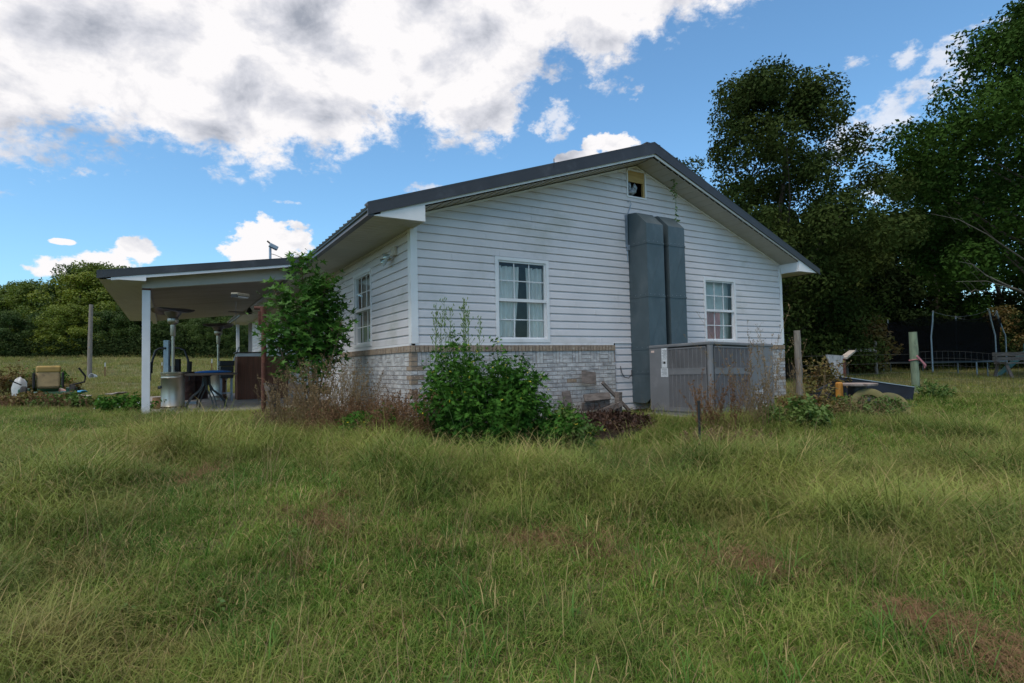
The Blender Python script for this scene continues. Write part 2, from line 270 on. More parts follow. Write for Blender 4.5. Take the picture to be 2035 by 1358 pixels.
# ------------------------------------------------------------------ object helpers
def tag(o, label=None, cat=None, group=None, kind=None):
    if label: o['label'] = label
    if cat: o['category'] = cat
    if group: o['group'] = group
    if kind: o['kind'] = kind
    return o
def thing(name, label, cat, loc=(0, 0, 0), group=None, rz=0.0):
    o = bpy.data.objects.new(name, None); col.objects.link(o); o.empty_display_size = 0.2
    o.location = loc; o.rotation_euler = (0, 0, rz); return tag(o, label, cat, group)
class MB:
    def __init__(s): s.v = []; s.f = []; s.sm = []; s.rnd = []; s.cur = 0.5
    def add(s, vs, fs, smooth=False):
        b = len(s.v); s.v += [tuple(v) for v in vs]; s.f += [tuple(i+b for i in f) for f in fs]; s.sm += [smooth]*len(fs); s.rnd += [s.cur]*len(vs); return s
    def box(s, lo, hi, m=None, bev=0.0):
        (x0, y0, z0), (x1, y1, z1) = lo, hi
        vs = [Vector(p) for p in [(x0, y0, z0), (x1, y0, z0), (x1, y1, z0), (x0, y1, z0), (x0, y0, z1), (x1, y0, z1), (x1, y1, z1), (x0, y1, z1)]]
        if m: vs = [m @ v for v in vs]
        return s.add(vs, [(0, 3, 2, 1), (4, 5, 6, 7), (0, 1, 5, 4), (1, 2, 6, 5), (2, 3, 7, 6), (3, 0, 4, 7)])
    def prism(s, poly, axis, a, b):
        """polygon (2-D points) swept along an axis from a to b"""
        n = len(poly)
        def P(u, w, c): return {'x': (c, u, w), 'y': (u, c, w), 'z': (u, w, c)}[axis]
        vs = [P(u, w, a) for u, w in poly]+[P(u, w, b) for u, w in poly]
        return s.add(vs, [tuple(range(n))[::-1], tuple(range(n, 2*n))]+[(i, (i+1) % n, (i+1) % n+n, i+n) for i in range(n)])
    def beam(s, a, b, w, h, up=(0, 0, 1)):
        a, b = Vector(a), Vector(b); d = (b-a); L = d.length; d.normalize(); up = Vector(up)
        x = d.cross(up)
        if x.length < 1e-3: x = d.cross(Vector((1, 0, 0)))
        x.normalize(); y = x.cross(d)
        m = Matrix.Translation(a) @ Matrix((x, d, y)).transposed().to_4x4()
        return s.box((-w/2, 0, -h/2), (w/2, L, h/2), m)
    def tube(s, pts, r, n=8, cap=True):
        pts = [Vector(p) for p in pts]; rs = r if isinstance(r, (list, tuple)) else [r]*len(pts); vs = []; fs = []
        prev = None
        for i, p in enumerate(pts):
            d = (pts[min(i+1, len(pts)-1)]-pts[max(i-1, 0)]).normalized()
            if prev is None: x = d.cross(Vector((0, 0, 1)) if abs(d.z) < .9 else Vector((1, 0, 0))).normalized()
            else: x = (prev-d*prev.dot(d)).normalized()
            prev = x; y = d.cross(x)
            for k in range(n):
                a = 2*math.pi*k/n; vs.append(p+(x*math.cos(a)+y*math.sin(a))*rs[i])
        for i in range(len(pts)-1):
            for k in range(n): fs.append((i*n+k, i*n+(k+1) % n, (i+1)*n+(k+1) % n, (i+1)*n+k))
        if cap: fs.append(tuple(range(n))[::-1]); fs.append(tuple((len(pts)-1)*n+k for k in range(n)))
        return s.add(vs, fs, True)
    def lathe(s, prof, c=(0, 0, 0), n=24, m=None):
        vs = []; fs = []
        for r_, z in prof:
            for k in range(n):
                a = 2*math.pi*k/n; v = Vector((c[0]+r_*math.cos(a), c[1]+r_*math.sin(a), c[2]+z)); vs.append(m @ v if m else v)
        for i in range(len(prof)-1):
            for k in range(n): fs.append((i*n+k, i*n+(k+1) % n, (i+1)*n+(k+1) % n, (i+1)*n+k))
        fs.append(tuple(range(n))[::-1]); fs.append(tuple((len(prof)-1)*n+k for k in range(n)))
        return s.add(vs, fs, True)
    def build(s, name, mt, parent=None, label=None, sharp=True):
        me = bpy.data.meshes.new(name); me.from_pydata(s.v, [], s.f); me.update()
        me.polygons.foreach_set('use_smooth', s.sm)
        a = me.attributes.new('rnd', 'FLOAT', 'POINT'); a.data.foreach_set('value', s.rnd)
        me.materials.append(MATS[mt])
        if any(s.sm) and sharp:
            try: me.set_sharp_from_angle(angle=R(40))
            except Exception: pass
        o = bpy.data.objects.new(name, me); col.objects.link(o)
        if parent: o.parent = parent
        if label: o['label'] = label
        return o
def bevel(o, w, seg=2):
    m = o.modifiers.new('bevel', 'BEVEL'); m.width = w; m.segments = seg; m.limit_method = 'ANGLE'; return o
def mesh_np(name, V, F, mt, rnd=None, parent=None, smooth=False):
    """V (n,3) vertices, F list of (k,m) index arrays of equal-sided faces"""
    me = bpy.data.meshes.new(name); V = np.asarray(V, np.float32); me.vertices.add(len(V)); me.vertices.foreach_set('co', V.ravel())
    Fs = F if isinstance(F, list) else [F]
    loops = np.concatenate([f.ravel() for f in Fs]); tot = np.concatenate([np.full(len(f), f.shape[1]) for f in Fs]); st = np.concatenate([[0], np.cumsum(tot)[:-1]])
    me.loops.add(len(loops)); me.loops.foreach_set('vertex_index', loops.astype(np.int32)); me.polygons.add(len(tot))
    me.polygons.foreach_set('loop_start', st.astype(np.int32)); me.polygons.foreach_set('loop_total', tot.astype(np.int32))
    if smooth: me.polygons.foreach_set('use_smooth', np.ones(len(tot), bool))
    me.update(calc_edges=True)
    if rnd is not None:
        a = me.attributes.new('rnd', 'FLOAT', 'POINT'); a.data.foreach_set('value', np.asarray(rnd, np.float32))
    me.materials.append(MATS[mt])
    o = bpy.data.objects.new(name, me); col.objects.link(o)
    if parent: o.parent = parent
    return o
LEAF = (np.array([[0, 0, 0], [0.28, 0.45, 0.06], [0, 1, -0.05], [-0.28, 0.45, 0.06]]), [(0, 1, 2), (0, 2, 3)])
LEAFQ = (np.array([[0, 0, 0], [0.42, 0.5, 0.05], [0, 1, 0], [-0.42, 0.5, 0.05]]), [(0, 1, 2, 3)])
_m = []
for a_, r_ in [(-90, .05), (-35, .62), (-5, .34), (28, 1.0), (50, .42), (90, 1.15), (130, .42), (152, 1.0), (185, .34), (215, .62)]:
    _m.append((math.cos(R(a_))*r_*.6, .4+math.sin(R(a_))*r_*.6, 0.06 if r_ > .5 else 0))
MAPLE = (np.array([(0, .4, -.02)]+_m), [(0, i+1, (i+1) % len(_m)+1) for i in range(len(_m))])
def rot_from(nrm, spin):
    """matrices whose Z is nrm and whose Y is turned about it by spin"""
    nrm = nrm/np.linalg.norm(nrm, axis=1, keepdims=True)
    ref = np.where(np.abs(nrm[:, 2:3]) < .9, np.array([[0, 0, 1.]]), np.array([[1., 0, 0]]))
    x = np.cross(ref, nrm); x /= np.linalg.norm(x, axis=1, keepdims=True); y = np.cross(nrm, x)
    c, s_ = np.cos(spin)[:, None], np.sin(spin)[:, None]
    return np.stack([x*c+y*s_, -x*s_+y*c, nrm], axis=2)
def leaves(P, nrm, size, tmpl, rg):
    T, F = tmpl; n = len(P); Rm = rot_from(nrm, rg.uniform(0, 6.283, n))
    V = np.einsum('nij,kj->nki', Rm, T)*np.asarray(size)[:, None, None]+P[:, None, :]
    k = len(T); F = np.array(F); idx = (np.arange(n)*k)[:, None, None]+F[None]
    return V.reshape(-1, 3), idx.reshape(-1, F.shape[1]), k
def foliage(name, P, nrm, size, mt, tmpl=LEAF, parent=None, rg=rng, rn=None):
    V, F, k = leaves(P, nrm, size, tmpl, rg)
    rn = rg.uniform(0, 1, len(P)) if rn is None else rn
    return mesh_np(name, V, F, mt, np.repeat(rn, k), parent)
def copy_tree(o, parent=None):
    c = o.copy(); col.objects.link(c)
    if parent: c.parent = parent
    for ch in [x for x in bpy.data.objects if x.parent == o and x != c]: copy_tree(ch, c)
    return c

# ------------------------------------------------------------------ ground height
def rel(px, py, D):                      # soil point under a pixel
    v = at(px, py, D); return (v.x, v.y, v.z)
GC = []
for a in range(0, 360, 45): GC.append((CAM[0]+2.4*math.cos(R(a)), CAM[1]+2.4*math.sin(R(a)), 0.0))
for a in range(200, 410, 30): GC.append((CAM[0]+7*math.cos(R(a)), CAM[1]+7*math.sin(R(a)), 0.0)); GC.append((CAM[0]+30*math.cos(R(a)), CAM[1]+30*math.sin(R(a)), 0.1)); 
GC += [(0, 0, .60), (-.3, -.4, .52), (2, -.25, .54), (4.1, -2.0, .58), (5.6, -1.8, .58), (4, -.3, .58), (8.8, -.2, .6), (-3.45, 5.4, .60), (0, 4, .6), (-1.5, 3.5, .56), (-3, 8, .6), (-1, 12, .6), (0, 20, .6), (9, 20, .7), (4.5, 10, .6), (9, 10, .65), (-1.5, 0, .40), (-.6, 1.6, .52), (.2, -1.5, .34), (1.2, -1.3, .34), (1.8, -2.6, .22), (3.0, -3.3, .34), (-4.5, 1.5, .42), (1, -5.5, .15), (4, -5, .25), (-5, -3.5, .15), (8, -4, .35), (12, -1, .55)]
GC += [rel(90, 800, 14), rel(20, 835, 10), rel(178, 753, 35), rel(209, 757, 38), rel(60, 716, 88), rel(180, 712, 88), rel(290, 702, 88), rel(420, 702, 88), rel(-250, 720, 88), rel(300, 722, 55), rel(120, 735, 52), rel(-400, 780, 20),
       rel(1818, 785, 12.2), rel(2035, 850, 9), rel(1845, 741, 22), rel(1700, 741, 22), rel(2035, 739, 22), rel(1700, 723, 36), rel(2035, 718, 36), rel(2400, 720, 36), rel(1650, 735, 28), rel(2300, 760, 16),
       rel(60, 690, 130), rel(400, 670, 130), rel(2000, 690, 90), rel(1500, 690, 90), rel(1000, 690, 110)]
GC = np.array(GC)
def warp(x, y):
    vx, vy = x-CAM[0], y-CAM[1]; d = np.sqrt(vx*vx+vy*vy)+1e-6; k = d**-.35; return vx*k, vy*k
_gx, _gy = warp(GC[:, 0], GC[:, 1])
def gz(x, y):
    x = np.atleast_1d(np.asarray(x, float)); y = np.atleast_1d(np.asarray(y, float)); wx, wy = warp(x, y)
    d2 = (wx[:, None]-_gx[None])**2+(wy[:, None]-_gy[None])**2+0.06
    w = d2**-1.6; return (w*GC[None, :, 2]).sum(1)/w.sum(1)
def g1(x, y): return float(gz(x, y)[0])
rad = np.concatenate([np.arange(0.4, 16, 0.35), 16*1.07**np.arange(0, 55)]); NA = 240
th = np.linspace(0, 2*math.pi, NA, endpoint=False)
gx = (CAM[0]+rad[:, None]*np.cos(th)[None]).ravel(); gy = (CAM[1]+rad[:, None]*np.sin(th)[None]).ravel()
gzv = gz(gx, gy)
gzv += np.array([mnoise.noise((a*.8, b*.8, 0))*.03 for a, b in zip(gx, gy)])*(np.hypot(gx-CAM[0], gy-CAM[1]) < 60)
V = np.stack([gx, gy, gzv], 1); V = np.vstack([V, [CAM[0], CAM[1], 0.0]])
i = np.arange(len(rad)-1)[:, None]*NA+np.arange(NA)[None]; j = np.arange(len(rad)-1)[:, None]*NA+(np.arange(NA)[None]+1) % NA
F4 = np.stack([i, j, j+NA, i+NA], 2).reshape(-1, 4)
F3 = np.stack([np.full(NA, len(V)-1), (np.arange(NA)+1) % NA, np.arange(NA)], 1)[:, ::-1]
def soil_extra(t, base, geo):
    # bare straw-brown patches through the turf, greener band far off
    a = patches((0.10, 0.062, 0.035), 0.9, 0.52, 0.75)(t, base, geo)
    return patches((0.15, 0.15, 0.045), 0.06, 0.40, 0.65, (1, 1, 1), 3)(t, a, geo)
mat('turf', (0.060, 0.085, 0.018), 0.95, 0, 3.0, c2=(0.030, 0.045, 0.010), bump=1.0, bscale=25, detail=8, extra=soil_extra)
g = mesh_np('ground', V, [F4, F3], 'turf', smooth=True); tag(g, kind='structure')

# ------------------------------------------------------------------ grass (stuff): tufts of real blades instanced over the ground
src = bpy.data.collections.new('grass_tufts')
def tuft(name, n, rad_, hmin, hmax, w, bend, mt, seed, seeds=False, lie=0.0):
    rg = np.random.default_rng(seed); V = []; F4 = []; F3 = []; rn = []
    for b in range(n):
        a = rg.uniform(0, 6.283); rr = rad_*math.sqrt(rg.uniform()); bx, by = rr*math.cos(a), rr*math.sin(a)
        h = rg.uniform(hmin, hmax); dirn = rg.uniform(0, 6.283); bd = rg.uniform(.2, 1)*bend+lie; ww = w*rg.uniform(.6, 1.3)
        dx, dy = math.cos(dirn), math.sin(dirn); px, py = -dy, dx; S = 4; base = len(V); r_ = rg.uniform()
        ang = rg.uniform(0.05, 0.35)+lie; x = z = 0.0
        for s_ in range(S+1):
            t_ = s_/S; wd = ww*(1-t_**1.6)*.5
            if s_ < S:
                V.append((bx+dx*x+px*wd, by+dy*x+py*wd, z)); V.append((bx+dx*x-px*wd, by+dy*x-py*wd, z)); rv = 1.0 if r_ > .88 else min(.82, r_*.5+.5*t_); rn += [rv, rv]
            else: V.append((bx+dx*x, by+dy*x, z)); rn.append(1.0 if r_ > .88 else min(.82, r_*.5+.5))
            seg = h/S; x += math.sin(min(ang, 2.4))*seg; z += math.cos(min(ang, 2.4))*seg; ang += bd/S*(1+t_)
        for s_ in range(S-1): q = base+2*s_; F4.append((q, q+1, q+3, q+2))
        q = base+2*(S-1); F3.append((q, q+1, q+2))
        if seeds and rg.uniform() < .35:      # airy seed head: short side twigs near the tip
            tipx, tipz = x, z
            for k in range(5):
                t2 = rg.uniform(.62, 1); cx, cy, cz = bx+dx*tipx*t2**1.5, by+dy*tipx*t2**1.5, tipz*t2
                a2 = rg.uniform(0, 6.283); l2 = rg.uniform(.015, .05); q = len(V)
                V += [(cx, cy, cz), (cx+math.cos(a2)*l2, cy+math.sin(a2)*l2, cz+l2*.8), (cx+math.cos(a2)*l2*.9, cy+math.sin(a2)*l2*.9+.0015, cz+l2*.74)]; rn += [1, 1, 1]; F3.append((q, q+1, q+2))
    o = mesh_np(name, np.array(V), [np.array(F4), np.array(F3)], mt, rn); col.objects.unlink(o); src.objects.link(o); return o
def strawblades(c):
    def f(t, base, geo):
        a = N(t, 'ShaderNodeAttribute', attribute_name='rnd'); r = N(t, 'ShaderNodeMapRange'); t.links.new(a.outputs['Fac'], r.inputs[0]); r.inputs[1].default_value = .84; r.inputs[2].default_value = .90
        mx = N(t, 'ShaderNodeMix', data_type='RGBA'); t.links.new(r.outputs[0], mx.inputs[0]); t.links.new(base, mx.inputs[6]); mx.inputs[7].default_value = (*c, 1); return mx.outputs[2]
    return f
def grassmat(name, a, b, dry, lo=0.50, hi=0.66, trans=0.3):
    mat(name, a, 0.6, 0, 1.1, c2=b, attr=True, trans=trans, spec=0.25, extra=chain(patches(dry, 0.75, lo, hi, (1, 1, .2)), patches(tuple(x*0.9 for x in a), 0.35, 0.55, 0.75, (1, 1, .1), 9), strawblades((0.38, 0.30, 0.13))))
grassmat('grass_short', (0.034, 0.108, 0.010), (0.200, 0.295, 0.042), (0.200, 0.170, 0.060), .55, .80)
grassmat('grass_tall', (0.024, 0.090, 0.008), (0.340, 0.370, 0.090), (0.26, 0.19, 0.075), .52, .80)
grassmat('grass_green', (0.050, 0.135, 0.018), (0.140, 0.270, 0.045), (0.12, 0.16, 0.05), .6, .8)
grassmat('grass_far', (0.135, 0.190, 0.026), (0.220, 0.235, 0.050), (0.19, 0.155, 0.065), .42, .62)
mat('dry_grass', (0.13, 0.060, 0.028), 0.8, 0, 3, c2=(0.27, 0.16, 0.075), attr=True, trans=.15)
for k in range(3): tuft('t00_short%d' % k, 60, .12, .03, .11, .0046, 1.9, 'grass_short', 10+k, False, .25)
for k in range(3): tuft('t03_tall%d' % k, 40, .18, .14, .54, .0052, 3.0, 'grass_tall', 20+k, True, .26)
for k in range(2): tuft('t06_dry%d' % k, 40, .16, .12, .36, .0034, 1.8, 'dry_grass', 30+k, True, .6)
for k in range(2): tuft('t08_wide%d' % k, 13, .10, .12, .32, .0100, 2.0, 'grass_green', 40+k)
for k in range(2): tuft('t10_far%d' % k, 30, .30, .07, .20, .012, 1.2, 'grass_far', 50+k)
for k in range(2): tuft('t12_stalk%d' % k, 5, .10, .40, .62, .0034, 1.7, 'dry_brown', 60+k, True)
def herb(name, n, seed):
    rg = np.random.default_rng(seed); a = rg.uniform(0, 6.283, n); r_ = rg.uniform(.01, .09, n); P = np.stack([r_*np.cos(a), r_*np.sin(a), rg.uniform(.03, .17, n)], 1)
    nr = np.stack([np.cos(a)*.5, np.sin(a)*.5, np.ones(n)], 1)+rg.normal(0, .25, (n, 3)); o = foliage(name, P, nr, rg.uniform(.03, .075, n), 'leaf_weed', LEAF, None, rg); col.objects.unlink(o); src.objects.link(o)
for k in range(2): herb('t14_herb%d' % k, 34, 70+k)
def lf(x, y):                         # lateral and forward metres from where the photographer stands
    vx, vy = x-CAM[0], y-CAM[1]; return vx*_r0[0]+vy*_r0[1], vx*math.cos(YAW)+vy*math.sin(YAW)
def ss(v, a, b): t_ = np.clip((v-a)/(b-a), 0, 1); return t_*t_*(3-2*t_)
def noisef(x, y, s_, o=0.0): return np.array([mnoise.noise((a*s_+o, b*s_-o, o)) for a, b in zip(x, y)])
def scatter_grass():
    X = []; Y = []; I = []; S = []
    def fan(n, f0, f1, p=1.0, bm=1.02):
        f = (rng.uniform(f0**p, f1**p, n))**(1/p); b = rng.uniform(-bm, bm, n); return CAM[0]+f*math.cos(YAW)+b*f*_r0[0], CAM[1]+f*math.sin(YAW)+b*f*_r0[1], f, b
    def ok(x, y):
        inh = (x > -.15) & (x < 9.0) & (y > -.06) & (y < 20)
        slab = (x > -3.75) & (x < 0) & (y > 5.35) & (y < 15)
        ac = (x > 4.0) & (x < 5.7) & (y > -2.0) & (y < 0)
        pile = ((x-2.6)/1.0)**2+((y+1.1)/.7)**2 < 1
        return ~(inh | slab | ac | pile)
    def tall_at(x, y, f, b):
        t_ = ss(f, 3.9, 5.6)*(b > -.25)+ss(f, 5.4, 7.2)*(b <= -.25)*.95
        t_ = np.maximum(t_, ss(b, .38, .62)*ss(f, 2.6, 3.8)); t_ = np.maximum(t_, ss(-b, .55, .8)*ss(f, 1.8, 2.6)*.8*(f < 7.5))
        t_ = np.maximum(t_, .45*ss(-b, .12, .3)*ss(3.4-f, 0, .8))
        t_ = t_*(1-.55*ss(f, 5.6, 7.2)*(b > -.2)-.55*ss(f, 7.2, 9)*(b <= -.2)); t_ = t_*(1-.4*ss(y, -2.4, -1.2)*(b > -.1))
        t_ = np.maximum(t_, .75*ss(f, 8.2, 8.8)*ss(10.6-f, 0, .6)*ss(b, -.58, -.52)*ss(-b, .28, .34))
        t_ = np.maximum(t_, .62*ss(f, 6.2, 6.8)*ss(9.2-f, 0, .8)*ss(b, -.40, -.34)*ss(-b, .02, .1)); t_ = np.maximum(t_, .55*ss(f, 5.6, 6.2)*ss(8.7-f, 0, .4)*ss(b, .1, .2)*ss(.52-b, 0, .08))
        mown = ss(-b, .68, .80)*ss(f, 8.0, 9.2)
        t_ = t_*(1-mown); t_ = np.where((f > 9.5) & (b > .3), t_*.35, t_)
        return np.clip(t_+noisef(x, y, .9, 3)*.5*np.where(f > 7, .6, 1)+noisef(x, y, 2.6, 8)*.35, 0, 1)
    # short turf everywhere near
    x, y, f, b = fan(34000, 1.35, 12.5, 1.75); t_ = tall_at(x, y, f, b); keep = ok(x, y) & (rng.uniform(0, 1, len(x)) > t_*.35); sc = (.95+.5*t_)*rng.uniform(.5, 1.45, len(x))*(1+.35*noisef(x, y, 3.1, 5))*np.where(f > 7, 1.15, 1)
    X.append(x[keep]); Y.append(y[keep]); I.append(rng.integers(0, 3, keep.sum())); S.append(sc[keep])
    # tall seeding grass
    x, y, f, b = fan(34000, 1.5, 12.5, 1.6); t_ = tall_at(x, y, f, b); cl = .5+1.5*noisef(x, y, 2.3, 17)+.9*noisef(x, y, 5.5, 19); keep = ok(x, y) & (rng.uniform(0, 1, len(x)) < (t_*1.1-.08)*np.clip(cl*1.5, .08, 1.5))
    sc = (.28+1.1*t_)*(1+.45*noisef(x, y, .55, 41))*rng.uniform(.65, 1.2, len(x)); sc = np.where(f < 4.2, sc*.72, sc)
    X.append(x[keep]); Y.append(y[keep]); I.append(rng.integers(3, 6, keep.sum())); S.append(sc[keep])
    # sparse tall blades standing in the mown part
    x, y, f, b = fan(1000, 1.5, 6, 1.5); keep = ok(x, y)
    X.append(x[keep]); Y.append(y[keep]); I.append(rng.integers(3, 6, keep.sum())); S.append(rng.uniform(.35, .75, keep.sum()))
    # dry fallen straw in patches
    x, y, f, b = fan(9000, 1.6, 12, 1.6); dn = noisef(x, y, .8, 11); keep = ok(x, y) & (dn > .16) & (rng.uniform(0, 1, len(x)) < .22)
    X.append(x[keep]); Y.append(y[keep]); I.append(rng.integers(6, 8, keep.sum())); S.append(rng.uniform(.5, .95, keep.sum()))
    # swathe of matted brown straw across the right foreground
    for (p0, p1, n) in [((1380, 1065), (1560, 1120), 60), ((1560, 1120), (1700, 1110), 36), ((1790, 1180), (1900, 1220), 60), ((1900, 1220), (2035, 1300), 70), ((120, 880), (260, 900), 60), ((550, 980), (680, 1010), 40), ((1000, 1030), (1250, 1070), 40), ((380, 930), (420, 920), 30)]:
        for _ in range(n):
            k = rng.uniform(); px, py = p0[0]+(p1[0]-p0[0])*k+rng.normal(0, 14), p0[1]+(p1[1]-p0[1])*k+rng.normal(0, 8)
            v = np.array(at(px, py, 1.0))-CAM; zz = .12
            for _i in range(4): q = CAM+v*((zz-CAM[2])/v[2]); zz = g1(q[0], q[1])+.1
            X.append([q[0]]); Y.append([q[1]]); I.append([rng.integers(6, 8)]); S.append([rng.uniform(.5, .9)])
    # wide-bladed clumps
    x, y, f, b = fan(2400, 1.7, 9, 1.6); keep = ok(x, y) & ((noisef(x, y, 1.3, 23) > .12) | (rng.uniform(0, 1, len(x)) < .10))
    X.append(x[keep]); Y.append(y[keep]); I.append(rng.integers(8, 10, keep.sum())); S.append(rng.uniform(.45, 1.0, keep.sum()))
    # dry flower stalks
    x, y, f, b = fan(900, 1.7, 10, 1.6); keep = ok(x, y)
    X.append(x[keep]); Y.append(y[keep]); I.append(rng.integers(12, 14, keep.sum())); S.append(rng.uniform(.6, 1.0, keep.sum()))
    # broad leaved weeds
    x, y, f, b = fan(260, 2.2, 10, 1.6); keep = ok(x, y) & (noisef(x, y, .7, 31) > .1)
    X.append(x[keep]); Y.append(y[keep]); I.append(rng.integers(14, 16, keep.sum())); S.append(rng.uniform(.3, .6, keep.sum()))
    # pasture and back lawn
    x, y, f, b = fan(42000, 11.5, 95, .55, 1.0); keep = ok(x, y)
    X.append(x[keep]); Y.append(y[keep]); I.append(rng.integers(10, 12, keep.sum())); S.append((np.clip(f/26, .8, 2.2)*rng.uniform(.6, 1.1, len(x)))[keep])
    X, Y, I, S = map(np.concatenate, (X, Y, I, S)); Z = gz(X, Y)-.01
    me = bpy.data.meshes.new('grass'); me.vertices.add(len(X)); me.vertices.foreach_set('co', np.stack([X, Y, Z], 1).astype(np.float32).ravel())
    a = me.attributes.new('idx', 'INT', 'POINT'); a.data.foreach_set('value', I.astype(np.int32))
    a = me.attributes.new('scl', 'FLOAT', 'POINT'); a.data.foreach_set('value', S.astype(np.float32))
    rt = np.stack([rng.normal(0, .09, len(X)), rng.normal(0, .09, len(X)), rng.uniform(0, 6.283, len(X))], 1)
    a = me.attributes.new('rot', 'FLOAT_VECTOR', 'POINT'); a.data.foreach_set('vector', rt.astype(np.float32).ravel())
    o = bpy.data.objects.new('grass', me); col.objects.link(o)
    ng = bpy.data.node_groups.new('grass_instances', 'GeometryNodeTree')
    ng.interface.new_socket('Geometry', in_out='INPUT', socket_type='NodeSocketGeometry'); ng.interface.new_socket('Geometry', in_out='OUTPUT', socket_type='NodeSocketGeometry')
    gi = ng.nodes.new('NodeGroupInput'); go = ng.nodes.new('NodeGroupOutput'); ip = ng.nodes.new('GeometryNodeInstanceOnPoints'); ci = ng.nodes.new('GeometryNodeCollectionInfo')
    ci.inputs['Collection'].default_value = src; ci.inputs['Separate Children'].default_value = True; ci.inputs['Reset Children'].default_value = True
    ip.inputs['Pick Instance'].default_value = True
    def na(nm, ty): n = ng.nodes.new('GeometryNodeInputNamedAttribute'); n.data_type = ty; n.inputs['Name'].default_value = nm; return n.outputs['Attribute']
    L = ng.links.new; L(gi.outputs[0], ip.inputs['Points']); L(ci.outputs[0], ip.inputs['Instance']); L(na('idx', 'INT'), ip.inputs['Instance Index']); L(na('scl', 'FLOAT'), ip.inputs['Scale']); L(na('rot', 'FLOAT_VECTOR'), ip.inputs['Rotation']); L(ip.outputs[0], go.inputs[0])
    m = o.modifiers.new('grass', 'NODES'); m.node_group = ng
    tag(o, 'unmown green and straw coloured grass covering the yard and pasture', 'grass', kind='stuff')
scatter_grass()

# ------------------------------------------------------------------ the house
house = thing('house', 'single storey white sided farmhouse with washed brick skirt and dark metal gable roof', 'house', (0, 0, .6))
def hb(mb, name, mt, parent=None, label=None):   # build in world coordinates under the house
    o = mb.build(name, mt, parent or house, label)
    if (parent or house) == house: o.matrix_parent_inverse = Matrix.Translation((0, 0, -.6))
    return o
def wchild(mb, name, mt, parent, label=None):    # world-coordinate mesh under any parent
    o = mb.build(name, mt, parent, label); bpy.context.view_layer.update(); o.matrix_parent_inverse = parent.matrix_world.inverted(); return o
APX, APZ, ZL, ZR, WX = 4.5, 5.20, 3.73, 3.62, 8.85
def siding(fn, z0, z1, arange, holes, c=.127, d0=.002, d1=.025, phase=0.0):
    """lapped boards: fn(a, out, z) -> world; arange(z) -> (a_lo, a_hi); holes (a0, a1, z0, z1)"""
    V = []; F = []
    cuts = {z0, z1}; k0 = z0-phase
    z = k0
    while z < z1:
        if z > z0: cuts.add(z)
        z += c
    for h in holes: cuts |= {h[2], h[3]}
    for zz in (ZL, ZR):
        if z0 < zz < z1: cuts.add(zz)
    cuts = sorted(q for q in cuts if z0 <= q <= z1)
    def out(z, up):       # the board face leans: its lower edge stands proud
        t_ = ((z-k0)/c) % 1.0
        if up and t_ > .999: t_ = 0.0
        if not up and t_ < .001: t_ = 1.0
        # dutch-lap like: flat lower two thirds, then dishing in
        return d1-(d1-d0)*(t_*.45 if t_ < .68 else .306+.694*((t_-.68)/.32))
    extra = []
    for a_, b_ in zip(cuts[:-1], cuts[1:]):
        k = math.floor((a_-k0+1e-6)/c); m_ = k0+(k+.68)*c
        extra += [(a_, m_), (m_, b_)] if a_+1e-4 < m_ < b_-1e-4 else [(a_, b_)]
    for zl, zh in extra:
        iv = [(0, 1)]
        lo0, hi0 = arange(zl); lo1, hi1 = arange(zh)
        segs = [(lo0, hi0, lo1, hi1)]
        for h in holes:
            if zl >= h[2]-1e-6 and zh <= h[3]+1e-6:
                ns = []
                for s_ in segs:
                    if h[0] > min(s_[0], s_[2]) and h[1] < max(s_[1], s_[3]): ns += [(s_[0], h[0], s_[2], h[0]), (h[1], s_[1], h[1], s_[3])]
                    else: ns.append(s_)
                segs = ns
        ol, oh = out(zl, True), out(zh, False)
        lip = abs(((zl-k0)/c)-round((zl-k0)/c)) < 1e-3
        for s_ in segs:
            b = len(V); V += [fn(s_[0], ol, zl), fn(s_[1], ol, zl), fn(s_[3], oh, zh), fn(s_[2], oh, zh)]; F.append((b, b+1, b+2, b+3))
            if lip and zl > z0+1e-4:
                b = len(V); V += [fn(s_[0], d0, zl), fn(s_[1], d0, zl), fn(s_[1], ol, zl), fn(s_[0], ol, zl)]; F.append((b, b+1, b+2, b+3))
    rg = random.Random(int(z1*100)+len(holes)); n = int((z1-z0)/c)
    for k in range(n):                       # butt laps, staggered from board to board
        za = k0+k*c
        if za < z0: continue
        lo, hi = arange(za+c); a = lo+rg.uniform(.3, 3.6)
        while a < hi-.2:
            if not any(h[0]-.05 < a < h[1]+.05 and h[2]-c < za < h[3] for h in holes):
                b = len(V); V += [fn(a, d1+.0005, za+.002), fn(a+.0035, d1+.004, za+.002), fn(a+.0035, d1-(d1-d0)*.306+.004, za+.68*c), fn(a, d1-(d1-d0)*.306, za+.68*c), fn(a+.05, d1+.0008, za+.002), fn(a+.05, d1-(d1-d0)*.306+.0008, za+.68*c)]; F += [(b, b+1, b+2, b+3), (b+1, b+4, b+5, b+2)]
            a += 3.66 if rg.random() < .8 else 1.9
    m = MB(); m.add(V, F); return m
def ar_gable(z):
    lo = 0.0 if z <= ZL else (z-ZL)/(APZ-ZL)*APX
    hi = WX if z <= ZR else WX-(z-ZR)/(APZ-ZR)*(WX-APX)
    return lo, hi
W1 = (1.40, 2.42, 1.86, 3.22); W2 = (6.28, 7.25, 1.86, 3.18); W3 = (1.90, 2.98, 1.88, 3.24); VENT = (4.28, 4.72, 4.60, 5.09)
gable = lambda a, o, z: (a, -o, z)
ph = 1.84+.127*0
hb(siding(gable, 1.84, APZ, ar_gable, [W1, W2, VENT]), 'wall', 'siding')
hb(siding(gable, .62, 1.84, lambda z: (3.86, 8.27), [], phase=.0), 'wall', 'siding')
side = lambda a, o, z: (-o, a, z)
